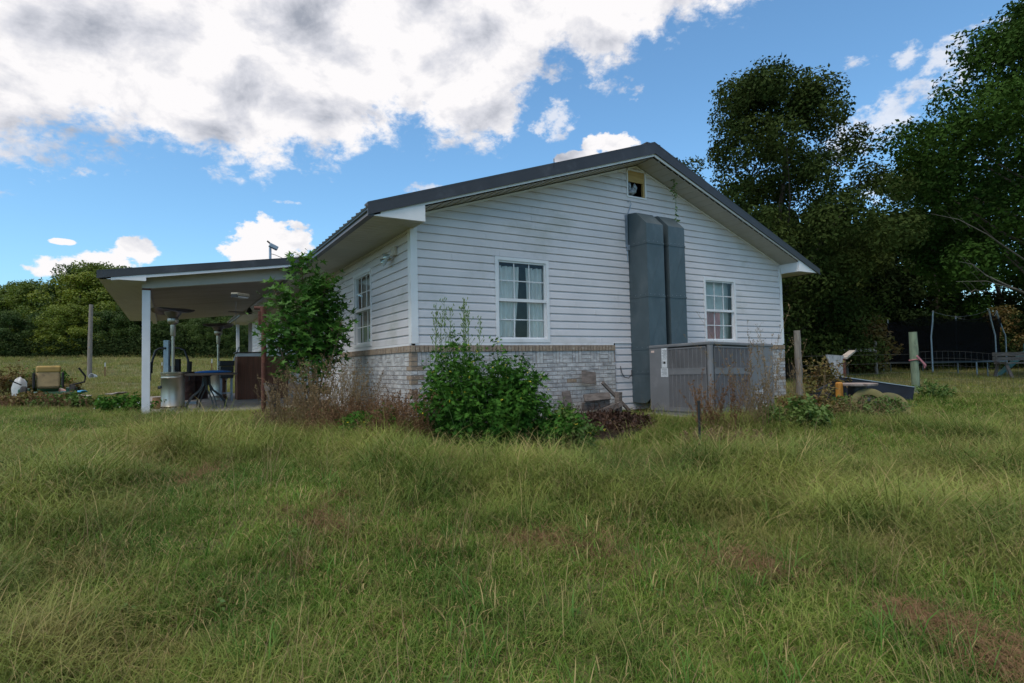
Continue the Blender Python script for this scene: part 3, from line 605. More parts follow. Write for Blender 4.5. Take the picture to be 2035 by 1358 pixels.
W4 = (13.2, 14.1, 1.9, 3.2); W5 = (9.0, 9.9, 1.9, 3.2); W6 = (17.6, 18.5, 1.9, 3.2)
hb(siding(side, 1.84, 3.56, lambda z: (0.0, 18.4), [W3, W5, W4]), 'wall', 'siding')
hb(siding(side, .62, 1.84, lambda z: (3.95, 18.4), []), 'wall', 'siding')
m = MB(); m.add([(WX, 0, .5), (WX, 20, .5), (WX, 20, 3.6), (WX, 0, 3.6), (0, 20, .5), (0, 20, 3.7), (APX, 20, 5.2), (.05, .1, .75), (WX, .1, .75), (WX, 20, .75), (.05, 20, .75)], [(0, 1, 2, 3), (1, 4, 5, 6, 2), (7, 8, 9, 10)]); hb(m, 'wall', 'siding')
# corner boards and starter strip
for q in (((-.034, -.034, 1.83), (.075, .0, 3.60)), ((-.034, .0005, 1.83), (-.001, .085, 3.56)), ((8.80, -.034, 1.83), (8.885, .03, 3.60))): m = MB(); m.box(*q); hb(m, 'corner_trim', 'trim_white')
for q in (((.03, -.024, 1.805), (3.83, 0, 1.838)), ((-.024, .03, 1.805), (0, 3.95, 1.838)), ((8.27, -.024, 1.805), (8.86, 0, 1.838)), ((3.83, -.036, 1.836), (4.27, -.018, 1.850))): m = MB(); m.box(*q); hb(m, 'starter_trim', 'trim_white')
# rake J-moulding along the soffit
m = MB(); m.beam((.05, -.016, ZL-.005), (APX, -.016, APZ-.02), .036, .03); hb(m, 'rake_moulding', 'trim_white')
m = MB(); m.beam((APX, -.016, APZ-.02), (WX-.02, -.016, ZR), .036, .03); hb(m, 'rake_moulding', 'trim_white')
# brick skirt: single bricks on a mortar core
def bricks(fn, a0, a1, zb, zt, seed, corner=False):
    rg = random.Random(seed); B = MB(); T = MB()
    def one(mb, a, w, z, h, o=0.0):
        mb.cur = rg.random(); j = rg.uniform(-.003, .003); g_ = .0055
        A0, A1_, Z0, Z1, O = a+g_, a+w-g_, z+g_, z+h-g_, .052+j+o
        q = [fn(A0, O, Z0), fn(A1_, O, Z0), fn(A1_, O, Z1), fn(A0, O, Z1), fn(A0, .03, Z0), fn(A1_, .03, Z0), fn(A1_, .03, Z1), fn(A0, .03, Z1)]
        mb.add(q, [(0, 1, 2, 3), (1, 5, 6, 2), (3, 2, 6, 7), (0, 3, 7, 4), (0, 4, 5, 1)])
    c = .0677; a = a0
    while a < a1-.02:                       # rowlock cap, tan headers
        w = min(.0677, a1-a); one(T, a, w, zt-.102, .102, .014); a += w
    z = zt-.102-3*c; a = a0+(.1 if corner else 0)         # basket weave band, three courses deep
    flip = rg.random() < .5
    while a < a1-.03:
        if flip:
            for k in range(3):
                w = min(.2, a1-a)
                if w > .03: one(B, a, w, z+k*c, c)
            a += .2
        else:
            for k in range(3):
                w = min(c, a1-a)
                if w > .03: one(B, a, w, z, 3*c)
                a += w
        flip = not flip
    row = 0
    if corner:
        for k in range(3): one(T, a0, .1, z+k*c, c)
    while z > zb:
        z -= c; a = a0; first = True
        while a < a1-.01:
            w = min(.2 if not (first and row % 2) else .1, a1-a)
            mb = T if (first and corner and row % 3 != 1) or (a1-a < .22 and row % 3 == 0 and not corner) or rg.random() < .02 else B
            one(mb, a, w, z, c); a += w; first = False
        row += 1
    return B, T

gf = lambda a, o, z: (a, -o, z); sf = lambda a, o, z: (-o, a, z)
for (fn, a0, a1, sd, cn, cb) in ((gf, -.055, 3.83, 1, True, ((-.045, -.045, .35), (3.834, .02, 1.802))), (sf, -.055, 3.93, 2, True, ((-.045, .021, .35), (.02, 3.93, 1.802))), (gf, 8.27, 8.86, 3, False, ((8.27, -.045, .35), (8.85, .02, 1.802)))):
    core = MB(); core.box(*cb); sk = hb(core, 'brick_skirt', 'mortar')
    B, T = bricks(fn, a0, a1, .38, 1.804, sd, cn)
    for mb, mt, nm in ((B, 'brick_washed', 'brickwork'), (T, 'brick_tan', 'brick_cap')):
        o = mb.build(nm, mt, sk)

# windows
def window(fn, a0, a1, z0, z1, kind, swap=False):
    def B(mb, A0, A1, Z0, Z1, o0, o1):
        ps = [fn(a, o, z) for z in (Z0, Z1) for o in (o0, o1) for a in (A0, A1)]
        mb.add(ps, [(0, 1, 3, 2), (4, 6, 7, 5), (0, 4, 5, 1), (2, 3, 7, 6), (0, 2, 6, 4), (1, 5, 7, 3)])
    fr = MB(); c = .045
    for q in ((a0-.01, a0+c, z0-.01, z1+.01), (a1-c, a1+.01, z0-.01, z1+.01), (a0+c, a1-c, z1-c, z1+.01), (a0+c, a1-c, z0-.01, z0+c)): B(fr, *q, -.04, .034)
    w = hb(fr, 'window', 'trim_white')
    zm = (z0+z1)/2
    def part(mb, nm, mt): return mb.build(nm, mt, w)
    s_ = MB(); f = .028
    B(s_, a0+c, a1-c, zm-.028, zm+.022, -.03, .020)
    for (A0, A1, Z0, Z1) in ((a0+c, a0+c+f, zm+.022, z1-c), (a1-c-f, a1-c, zm+.022, z1-c), (a0+c+f, a1-c-f, z1-c-f, z1-c)): B(s_, A0, A1, Z0, Z1, -.028, .012)
    for (A0, A1, Z0, Z1) in ((a0+c, a0+c+f, z0+c, zm-.028), (a1-c-f, a1-c, z0+c, zm-.028), (a0+c+f, a1-c-f, z0+c, z0+c+f)): B(s_, A0, A1, Z0, Z1, -.045, -.008)
    part(s_, 'sash', 'trim_white')
    mu = MB(); u0, u1 = a0+c+f, a1-c-f
    for k in (1, 2):
        a = u0+(u1-u0)*k/3; B(mu, a-.008, a+.008, zm+.022, z1-c-f, -.020, -.006); B(mu, a-.008, a+.008, z0+c+f, zm-.028, -.036, -.022)
    zz = (zm+.022+z1-c-f)/2; B(mu, u0, u1, zz-.008, zz+.008, -.019, -.007)
    zz = (z0+c+f+zm-.028)/2; B(mu, u0, u1, zz-.008, zz+.008, -.035, -.023)
    part(mu, 'glazing_bars', 'trim_white')
    gl = MB()
    gl.add([fn(u0, -.013, zm+.02), fn(u1, -.013, zm+.02), fn(u1, -.013, z1-c-f), fn(u0, -.013, z1-c-f)], [(0, 1, 2, 3)])
    gl.add([fn(u0, -.030, z0+c+f), fn(u1, -.030, z0+c+f), fn(u1, -.030, zm-.02), fn(u0, -.030, zm-.02)], [(0, 1, 2, 3)])
    part(gl, 'pane', 'glass')
    rm = MB(); B(rm, a0-.5, a1+.5, z0-.5, z1+.15, -.9, -.88); part(rm, 'room_wall', 'room')
    def cloth(A0, A1, Z0, Z1, off, mt, folds=9, sweep=0.0, amp=.028, nm='curtain', b1=None):
        V = []; F = []; nx = 90; nz_ = 14
        for j in range(nz_+1):
            t_ = j/nz_; z = Z0+(Z1-Z0)*t_; e1 = A1-sweep*(1-t_)**1.5 if b1 is None else A1+b1*(1-t_)**2
            for i_ in range(nx+1):
                s2 = i_/nx; a = A0+(e1-A0)*s2; V.append(fn(a, off+amp*math.sin(s2*folds*6.28+.5*math.sin(3*t_))+.01*math.sin(17*s2+4*t_), z))
        for j in range(nz_):
            for i_ in range(nx): q = j*(nx+1)+i_; F.append((q, q+1, q+nx+2, q+nx+1))
        mb = MB(); mb.add(V, F, True); part(mb, nm, mt)
    if kind == 'main':
        cloth(a0, a0+.50, z0+.08, z1-.12, -.085, 'curtain', 4.5, b1=-.10); cloth(a0+.64, a1, z0, z1-.12, -.09, 'curtain', 4)
        rod = MB(); rod.tube([fn(a0-.1, -.13, z1-.13), fn(a1+.1, -.13, z1-.13)], .012); part(rod, 'curtain_rod', 'black')
    elif kind == 'pink':
        cloth(a0, a0+.62, z0, zm-.03, -.12, 'curtain_pink', 3); cloth(a0, a1, zm-.02, z1, -.16, 'blind_grey', 1, amp=.004, nm='blind'); cloth(a0+.62, a1, z0, zm, -.18, 'blind_grey', 1, amp=.004, nm='blind')
    elif kind == 'sheer':
        cloth(a0, a1, z0, z1-.05, -.16, 'blind_grey', 8, amp=.03)
    else:
        cloth(a0, a1, z0, z1, -.3, 'blind_grey', 3, amp=.01, nm='blind')
    return w
window(gable, *W1, 'main'); window(gable, *W2, 'pink')
window(side, *W3, 'sheer')
for q in (W5, W4): window(side, *q, 'plain')
# glossy shutters on the far side window are absent; a white door stands between the porch windows
m = MB(); m.box((-.05, 10.6, .66), (-.005, 11.6, 2.8)); dr = hb(m, 'door', 'trim_white')
m = MB(); m.tube([(-.05, 11.45, 1.68), (-.10, 11.45, 1.68)], .025); m.build('handle', 'steel', dr)
# attic vent
m = MB()
for q in ((4.255, 4.285, 4.575, 5.115), (4.715, 4.745, 4.575, 5.115)): m.box((q[0], -.034, q[2]), (q[1], .0, q[3]))
m.box((4.285, -.033, 5.085), (4.715, 0, 5.115)); m.box((4.285, -.033, 4.575), (4.715, 0, 4.605)); vf = hb(m, 'attic_vent', 'trim_white')
m = MB(); m.box((4.285, -.012, 4.88), (4.715, .012, 5.085)); m.box((4.675, -.014, 4.605), (4.715, .03, 4.88)); m.build('plywood_board', 'ply_yellow', vf)
m = MB(); m.box((4.2, .5, 4.3), (4.8, .52, 5.1)); m.build('opening', 'opening_dark', vf)
m = MB()
for (x, z, r_, l) in ((4.40, 4.69, .085, .10), (4.47, 4.72, .07, .12), (4.52, 4.80, .05, .15), (4.38, 4.80, .05, .12)):
    m.lathe([(0.01, -l*.6), (r_*.8, -l*.4), (r_, 0), (r_*.7, l*.4), (0.01, l*.6)], (x, .05, z), 14)
o = m.build('flexible_hose', 'foil', vf); tx = bpy.data.textures.new('crumple', 'CLOUDS'); tx.noise_scale = .06
sb = o.modifiers.new('s', 'SUBSURF'); sb.levels = sb.render_levels = 2; dp = o.modifiers.new('d', 'DISPLACE'); dp.texture = tx; dp.strength = .05
# roof: corrugated metal sheets with ribs, rake trim, fascia, soffits
RX0, RX1, RY0, RY1 = -.78, 9.6, -.47, 20.6
SL = (5.45-3.66)/(4.53+.78); SR = (5.45-3.48)/(9.6-4.53)
def roofside(x0, z0, x1, z1):
    m = MB(); n = int((RY1-RY0)/.2286); prof = []
    for k in range(n+1):
        y = RY0+k*.2286
        for dy, dz in ((0, 0), (.012, .022), (.035, .022), (.047, 0), (.1, 0), (.105, .006), (.118, .006), (.123, 0)):
            if y+dy <= RY1: prof.append((y+dy, dz))
    L = Vector((x1-x0, 0, z1-z0)); nrm = Vector((-(z1-z0), 0, x1-x0)).normalized()
    if nrm.z < 0: nrm = -nrm
    vs = []; fs = []
    for t_ in (0, 1):
        for y, dz in prof: vs.append(Vector((x0, y, z0))+L*t_+nrm*dz)
    for y, dz in prof: vs.append(Vector((x0, y, z0))-nrm*.02)
    k = len(prof)
    for i_ in range(k-1): fs.append((i_, i_+1, k+i_+1, k+i_)); fs.append((2*k+i_, 2*k+i_+1, i_+1, i_))
    m.add(vs, fs); return m
rf = hb(roofside(RX0-.03, 3.64, 4.53, 5.44), 'roof', 'roof_metal')
def rc(mb, nm, mt): return mb.build(nm, mt, rf)
rc(roofside(9.63, 3.47, 4.53, 5.44), 'roof_sheet', 'roof_metal')
m = MB(); m.beam((4.53, RY0-.0, 5.47), (4.53, RY1, 5.47), .34, .02); rc(m, 'ridge_cap', 'roof_metal')
m = MB()                                                        # rake trim: dark bent metal with a small joint half way
for (xa, za, xb, zb, ha, hb_) in ((RX0-.02, 3.675, 4.53, 5.475, .14, .185), (4.53, 5.475, 9.62, 3.485, .185, .10)):
    m = MB()
    m.prism([(xa, za-ha), (xb, zb-hb_), (xb, zb+.012), (xa, za+.012)], 'y', RY0-.028, RY0-.003)
    m.prism([(xa, za), (xb, zb), (xb, zb+.026), (xa, za+.026)], 'y', RY0-.030, RY0+.13)
    m.prism([(xa, za-ha+.004), (xb, zb-hb_+.004), (xb, zb-hb_-.010), (xa, za-ha-.010)], 'y', RY0-.045, RY0-.020)
    rc(m, 'rake_trim', 'roof_metal')
m = MB(); m.prism([(2.25, 4.655), (2.262, 4.659), (2.262, 4.80), (2.25, 4.80)], 'y', RY0-.034, RY0-.028); o_ = rc(m, 'rake_joint', 'roof_metal')
for (xa, za, xb, zb) in ((-.62, 3.555, 4.52, 5.235), (4.53, 5.235, 9.45, 3.42)): m = MB(); m.prism([(xa, za), (xb, zb), (xb, zb+.11), (xa, za+.08)], 'y', RY0-.014, RY0+.010); rc(m, 'fascia', 'trim_white')
# sloping rake soffit boards, running across the overhang
def soffit_slope(x0, z0, x1, z1, n):
    m = MB()
    for k in range(n):
        t0, t1 = k/n, (k+1)/n; xa, za, xb, zb = x0+(x1-x0)*t0, z0+(z1-z0)*t0, x0+(x1-x0)*t1, z0+(z1-z0)*t1; g_ = .018
        dx = (x1-x0)/n
        m.add([(xa, RY0+.012, za), (xb-g_*(1 if dx > 0 else -1), RY0+.012, zb), (xb-g_*(1 if dx > 0 else -1), -.0, zb), (xa, -.0, za)], [(0, 1, 2, 3)])
        m.add([(xb-g_*(1 if dx > 0 else -1), RY0+.012, zb), (xb, RY0+.012, zb+.03), (xb, 0, zb+.03), (xb-g_*(1 if dx > 0 else -1), 0, zb)], [(0, 1, 2, 3)])
        m.add([(xb, RY0+.012, zb+.03), (xb, RY0+.012, zb), (xb, 0, zb), (xb, 0, zb+.03)], [(0, 1, 2, 3)])
    return m
rc(soffit_slope(-.02, ZL-.0, APX, APZ+.01, 26), 'soffit', 'soffit'); rc(soffit_slope(WX+.0, ZR, APX, APZ+.01, 26), 'soffit', 'soffit')
# boxed eaves: flat soffit with grooves, white box ends, dark fascia
def eave(x0, x1, zb, ztop, y0, y1):
    m = MB(); n = int((y1-y0)/.15)
    for k in range(n):
        ya, yb = y0+(y1-y0)*k/n, y0+(y1-y0)*(k+1)/n
        m.add([(x0, ya, zb), (x1, ya, zb), (x1, yb-.012, zb), (x0, yb-.012, zb)], [(0, 1, 2, 3)]); m.add([(x0, yb-.012, zb), (x1, yb-.012, zb), (x1, yb, zb+.010), (x0, yb, zb+.010)], [(0, 1, 2, 3)]); m.add([(x0, yb, zb+.010), (x1, yb, zb+.010), (x1, yb, zb), (x0, yb, zb)], [(0, 1, 2, 3)])
    return m
rc(eave(-.72, 0.0, 3.53, 0, RY0+.01, RY1), 'soffit', 'soffit'); rc(eave(WX, 9.5, 3.42, 0, RY0+.01, RY1), 'soffit', 'soffit')
m = MB(); m.box((9.5, RY0, 3.41), (9.53, RY1, 3.5)); rc(m, 'fascia', 'roof_metal')
m = MB(); m.prism([(-.805, 3.515), (-.72, 3.515), (-.715, 3.66), (-.80, 3.645), (-.795, 3.60), (-.775, 3.58), (-.775, 3.55), (-.80, 3.54)], 'y', RY0-.03, RY1); rc(m, 'fascia', 'roof_metal')
m = MB(); m.prism([(-.74, 3.525), (.02, 3.525), (.02, 3.76), (-.62, 3.56)], 'y', RY0-.018, RY0+.015); m.box((-.001, RY0+.016, 3.525), (.02, -.033, 3.75)); rc(m, 'eave_box', 'trim_white')
m = MB(); m.prism([(8.855, 3.415), (9.52, 3.415), (8.855, 3.66)], 'y', RY0-.018, RY0+.015); m.box((8.84, RY0+.016, 3.415), (8.862, -.001, 3.62)); rc(m, 'eave_box', 'trim_white')
# recessed far end of the house: white post and dark window beyond the last corner
m = MB(); m.box((-.52, 19.6, .6), (-.40, 19.72, 3.5)); hb(m, 'post', 'post_white')
m = MB(); m.box((-.03, 18.40, .6), (.08, 18.44, 3.55)); hb(m, 'corner_trim', 'trim_white')
m = MB(); m.add([(.08, 18.42, .6), (2.5, 18.42, .6), (2.5, 18.42, 3.6), (.08, 18.42, 3.6)], [(0, 1, 2, 3)]); hb(m, 'wall', 'siding')

# ------------------------------------------------------------------ porch
porch = thing('porch_roof', 'low pitched dark metal porch roof with beige ceiling carried on a white post beside the house', 'porch', (-3.45, 5.6, .6))
def pc(mb, nm, mt, label=None): return wchild(mb, nm, mt, porch, label)
PY0, PY1 = 5.2, 15.6; PXL, PZL, PS = -4.2, 3.40, .148
ztop = lambda x: PZL+PS*(x-PXL)
m = MB(); n = int((PY1-PY0)/.2286); pr = []
for k in range(n+1):
    y = PY0+k*.2286
    for dy, dz in ((0, 0), (.012, .02), (.035, .02), (.047, 0)):
        if y+dy < PY1: pr.append((y+dy, dz))
vs = [(x, y, ztop(x)+dz) for x in (PXL, 1.0) for y, dz in pr]; k = len(pr); m.add(vs, [(i_, i_+1, k+i_+1, k+i_) for i_ in range(k-1)]); pc(m, 'roof_sheet', 'roof_metal')
m = MB(); m.prism([(PXL-.02, ztop(PXL)-.13), (1.0, ztop(1.0)-.13), (1.0, ztop(1.0)+.012), (PXL-.02, ztop(PXL)+.012)], 'y', PY0-.028, PY0-.003); m.prism([(PXL-.02, ztop(PXL)), (1, ztop(1)), (1, ztop(1)+.022), (PXL-.02, ztop(PXL)+.022)], 'y', PY0-.03, PY0+.12); pc(m, 'rake_trim', 'roof_metal')
m = MB(); m.box((PXL-.01, PY0, ztop(PXL)-.12), (PXL+.012, PY1, ztop(PXL)-.0)); pc(m, 'fascia', 'roof_metal')
m = MB(); m.prism([(PXL+.2, ztop(PXL)-.155), (.2, ztop(.2)-.18), (.2, ztop(.2)-.12), (PXL+.2, ztop(PXL)-.10)], 'y', PY0-.012, PY0+.012)
m.prism([(PXL+.12, ztop(PXL)-.135), (-3.44, ztop(PXL)-.14), (-3.44, ztop(-3.44)-.12)], 'y', PY0-.016, PY0+.010); pc(m, 'fascia', 'trim_white')
m = MB(); y = PY0+.012; zb = ztop(PXL)-.14                        # flat eave soffit left of the post
n = 60
for k in range(n):
    ya, yb = y+(PY1-y)*k/n, y+(PY1-y)*(k+1)/n
    m.add([(PXL+.01, ya, zb), (-3.44, ya, zb), (-3.44, yb-.015, zb), (PXL+.01, yb-.015, zb)], [(0, 1, 2, 3)]); m.add([(PXL+.01, yb-.015, zb), (-3.44, yb-.015, zb), (-3.44, yb, zb+.012), (PXL+.01, yb, zb+.012)], [(0, 1, 2, 3)])
pc(m, 'soffit', 'soffit')
m = MB(); n = 24                                                # short soffit between rake and beam
for k in range(n):
    xa, xb = -3.44+3.6*k/n, -3.44+3.6*(k+1)/n; o_ = .15
    m.add([(xa, PY0+.012, ztop(xa)-o_), (xb-.014, PY0+.012, ztop(xb)-o_), (xb-.014, 5.50, ztop(xb)-o_), (xa, 5.50, ztop(xa)-o_)], [(0, 1, 2, 3)]); m.add([(xb-.014, PY0+.012, ztop(xb)-o_), (xb, PY0+.012, ztop(xb)-o_+.014), (xb, 5.50, ztop(xb)-o_+.014), (xb-.014, 5.50, ztop(xb)-o_)], [(0, 1, 2, 3)])
pc(m, 'soffit', 'soffit')
m = MB(); m.prism([(-3.52, ztop(-3.5)-.36), (.0, ztop(.0)-.42), (.0, ztop(.0)-.152), (-3.52, ztop(-3.5)-.152)], 'y', 5.50, 5.64); m.box((-3.52, 5.641, ztop(-3.5)-.36), (-3.40, 15.2, ztop(-3.5)-.155)); pc(m, 'beam', 'soffit')
m = MB(); n = 18
for k in range(n):
    ya, yb = 5.645+(15.4-5.645)*k/n, 5.645+(15.4-5.645)*(k+1)/n
    m.add([(-3.40, ya, ztop(-3.4)-.26), (-.005, ya, ztop(-.0)-.40), (-.005, yb-.008, ztop(-.0)-.40), (-3.40, yb-.008, ztop(-3.4)-.26)], [(0, 1, 2, 3)])
m.add([(PXL+.01, 15.4, ztop(PXL)-.14), (-.005, 15.4, ztop(0)-.42), (-.005, 15.4, ztop(0)-.02), (PXL+.01, 15.4, ztop(PXL)-.02)], [(0, 1, 2, 3)])
pc(m, 'ceiling', 'ceiling_panel')
m = MB(); m.box((-3.515, 5.49, .58), (-3.375, 5.63, ztop(-3.5)-.365)); bevel(pc(m, 'post', 'post_white'), .006)
m = MB(); m.box((-3.518, 5.485, ztop(-3.5)-.385), (-3.372, 5.635, ztop(-3.5)-.35)); pc(m, 'post_bracket', 'rust')
m = MB(); m.box((-3.7, 5.35, .40), (-.05, 15.1, .655)); bevel(m.build('patio_slab', 'concrete'), .01); tag(bpy.data.objects['patio_slab'], kind='structure')
SZ = .655

# ------------------------------------------------------------------ things fixed to the house
fl = thing('flood_light', 'twin headed flood light with clear bulbs beside the top of the house corner', 'wall light', (-.02, .62, 3.25))
m = MB(); m.box((-.055, -.07, -.02), (.0, .07, .12)); bevel(m.build('base', 'flood_body', fl), .008)
for (dy, dz, sx_) in ((.10, -.03, -.10), (.22, -.09, -.14)):
    m = MB(); d = Vector((-.75, .45, -.35)).normalized(); q = d.to_track_quat('Z', 'Y').to_matrix().to_4x4(); mm = Matrix.Translation((-.06, dy-.05, dz+.03)) @ q
    m.lathe([(.018, -.02), (.022, .03), (.035, .05), (.062, .10), (.065, .12)], n=16, m=mm); lb = m.build('bulb', 'flood_glass', fl)
    m = MB(); m.lathe([(.024, -.05), (.028, -.02), (.022, .02)], n=12, m=mm); m.build('socket', 'flood_body', lb)
def duct(x0, x1, label):
    y0, y1 = -.50, -.025
    t = thing('air_duct', label, 'duct', (x0, y1, .75), 'sheet metal ducts on the gable wall')
    cuts = [.75, 1.29, 1.72, 2.67, 3.63, 4.25]
    for k in range(len(cuts)-1):
        m = MB(); a, b = cuts[k], cuts[k+1]
        if k == 0: poly = [(y1, b-.004), (y0, b-.004), (y0, .95), (y0+.02, .84), (y0+.10, .77), (y0+.16, .75), (y1, .75)]
        elif k == len(cuts)-2: poly = [(y1, a), (y0, a), (y0, 3.98), (-.25, 4.22), (y1, 4.25)]
        else: poly = [(y1, a), (y0, a), (y0, b-.004), (y1, b-.004)]
        m.prism([(p[0]-y1, p[1]-.75) for p in poly], 'x', 0, x1-x0)
        s_ = m.build('duct_section', 'duct_metal', t)
        if 1 <= k < len(cuts)-1:
            pass
        if k < len(cuts)-1 and k > 0:       # raised drive-cleat at the joint below, cross-break lines on the faces
            c = MB(); c.box((-.006, y0-y1-.008, a-.75-.016), (x1-x0+.006, 0, a-.75+.012)); 
            c.lathe([(.001, -.012), (.012, -.004), (.012, .006), (.001, .012)], (.0, y0-y1-.004, a-.75), 8); c.lathe([(.001, -.012), (.012, -.004), (.012, .006), (.001, .012)], (x1-x0, y0-y1-.004, a-.75), 8)
            c.build('joint_strip', 'duct_metal', s_)
        if k > 0:
            c = MB()                         # screws along the joint
            for j in range(4): c.lathe([(.001, -.004), (.006, -.002), (.006, .002), (.001, .004)], (.05+j*.105, y0-y1-.009, a-.75+.03), 6)
            for j in range(3): c.lathe([(.001, -.004), (.006, -.002), (.006, .002), (.001, .004)], (-.003, y0-y1+.06+j*.13, a-.75+.03), 6)
            c.build('screw_row', 'galv', s_)
        if k in (2, 3):
            c = MB(); c.beam((.01, y0-y1-.001, a-.75+.02), (x1-x0-.01, y0-y1-.001, b-.75-.03), .004, .006); c.build('stiffening_crease', 'duct_metal', s_)
    return t
duct(4.25, 4.67, 'left grey sheet metal duct with sloped top running down the gable wall'); duct(4.80, 5.22, 'right grey sheet metal duct, the one nearest the small window')

# ------------------------------------------------------------------ air conditioner
acu = thing('air_conditioner', 'large grey packaged air conditioner with louvred sides standing against the ducts', 'air conditioner', (4.10, -1.93, .60))
acu.rotation_euler = (R(-1.0), R(1.6), R(0))
LX, LY, HZ = 1.56, 1.30, 1.19
m = MB(); m.box((.015, .015, 0), (LX-.015, LY-.015, .10)); m.build('base_pan', 'unit_grey', acu)
m = MB(); m.box((.02, .02, .10), (LX-.02, LY-.02, HZ-.02)); m.build('coil', 'coil_fins', acu)
m = MB(); m.box((-.012, -.012, HZ-.05), (LX+.012, LY+.012, HZ)); bevel(m.build('top_cover', 'unit_grey', acu), .012)
m = MB(); m.lathe([(.33, 0), (.33, .02), (.30, .02), (.30, 0)], (LX*.55, LY*.5, HZ), 32); m.build('fan_guard', 'unit_dark', acu)
m = MB()
m.tube([(.035, .035, .06), (.035, .035, HZ-.05)], .048, 20); m.build('corner_post', 'unit_grey', acu)
m = MB(); m.box((-.002, LY-.42, .08), (.03, LY, HZ-.05)); m.build('access_panel', 'unit_grey', acu)
m = MB(); m.box((LX-.62, -.002, .08), (LX, .03, HZ-.05)); m.build('access_panel', 'unit_grey', acu)
m = MB(); m.box((LX-.03, .0, .08), (LX+.0, LY, HZ-.05)); m.box((.02, LY-.03, .08), (LX-.02, LY, HZ-.05)); m.build('access_panel', 'unit_grey', acu)
def grille(face, a0, a1, z0, z1, nb):
    m = MB()
    def bx(a, b, z_0, z_1, o0, o1):
        if face == 'x': m.box((-o1, a, z_0), (-o0, b, z_1))
        else: m.box((a, -o1, z_0), (b, -o0, z_1))
    w = (a1-a0)/nb
    for k in range(nb+1): bx(a0+k*w-.005, a0+k*w+.005, z0, z1, -.015, .001)
    n = int((z1-z0)/.0165)
    for k in range(n):
        z = z0+(k+.5)*(z1-z0)/n
        if face == 'x': m.add([(-.0, a0, z-.0055), (-.0, a1, z-.0055), (.010, a1, z+.0055), (.010, a0, z+.0055)], [(0, 1, 2, 3)])
        else: m.add([(a0, -.0, z-.0055), (a1, -.0, z-.0055), (a1, .010, z+.0055), (a0, .010, z+.0055)], [(0, 1, 2, 3)])
    bx(a0, a1, z0-.02, z0, -.018, .003); bx(a0, a1, z1, z1+.02, -.018, .003)
    return m.build('louvre_grille', 'unit_grey', acu)
grille('x', .09, LY-.425, .78, HZ-.09, 9); grille('x', .09, LY-.425, .14, .68, 9)
grille('y', .10, LX-.63, .78, HZ-.09, 8); grille('y', .10, LX-.63, .14, .68, 8)
for q in (((-.001, .09, .68), (.02, LY-.42, .76)), ((.09, -.001, .68), (LX-.62, .02, .76)), ((-.001, .06, .08), (.02, LY-.42, .12)), ((.06, -.001, .08), (LX-.62, .02, .12))): m = MB(); m.box(*q); m.build('cross_rail', 'unit_grey', acu)
m = MB(); m.box((-.005, LY-.40, .80), (-.002, LY-.28, HZ-.06)); st = m.build('label', 'label_white', acu)
m = MB(); m.box((-.0062, LY-.37, .865), (-.005, LY-.32, .905)); m.box((-.0062, LY-.305, .86), (-.005, LY-.30, .92)); m.build('print', 'black_ink', st)
m = MB()
for k in range(9): m.box((-.0062, LY-.39+.0, 1.09-k*.018), (-.005, LY-.30-.02*(k % 3 == 1), 1.094-k*.018))
m.build('print', 'coil_fins', st)
m = MB(); m.box((-.005, LY-.42, .645), (-.002, LY-.26, .79)); st = m.build('label', 'label_white', acu)
m = MB()
for k in range(5): m.box((-.0062, LY-.40, .765-k*.022), (-.005, LY-.28-.02*(k % 2), .770-k*.022))
m.build('print', 'coil_fins', st)
m = MB(); m.box((-.005, LY-.11, 1.065), (-.002, LY-.04, 1.10)); m.build('label', 'label_pink', acu)
m = MB(); rg = random.Random(5)
for k in range(16):
    x, z = LX-.55+rg.uniform(0, .34), .10+rg.uniform(0, .34); w = rg.uniform(.015, .05); h = rg.uniform(.02, .09)
    m.prism([(x, z), (x+w, z+rg.uniform(-.02, .02)), (x+w*.8, z+h), (x+w*.1, z+h*.8)], 'y', -.0045-.0001*k, -.0025)
m.build('paint_patch', 'label_white', acu)
m = MB(); m.box((4.04, -1.97, .40), (5.75, -.55, .597)); tag(m.build('concrete_pad', 'concrete'), 'flat concrete pad beneath the grey air conditioner', 'pad')

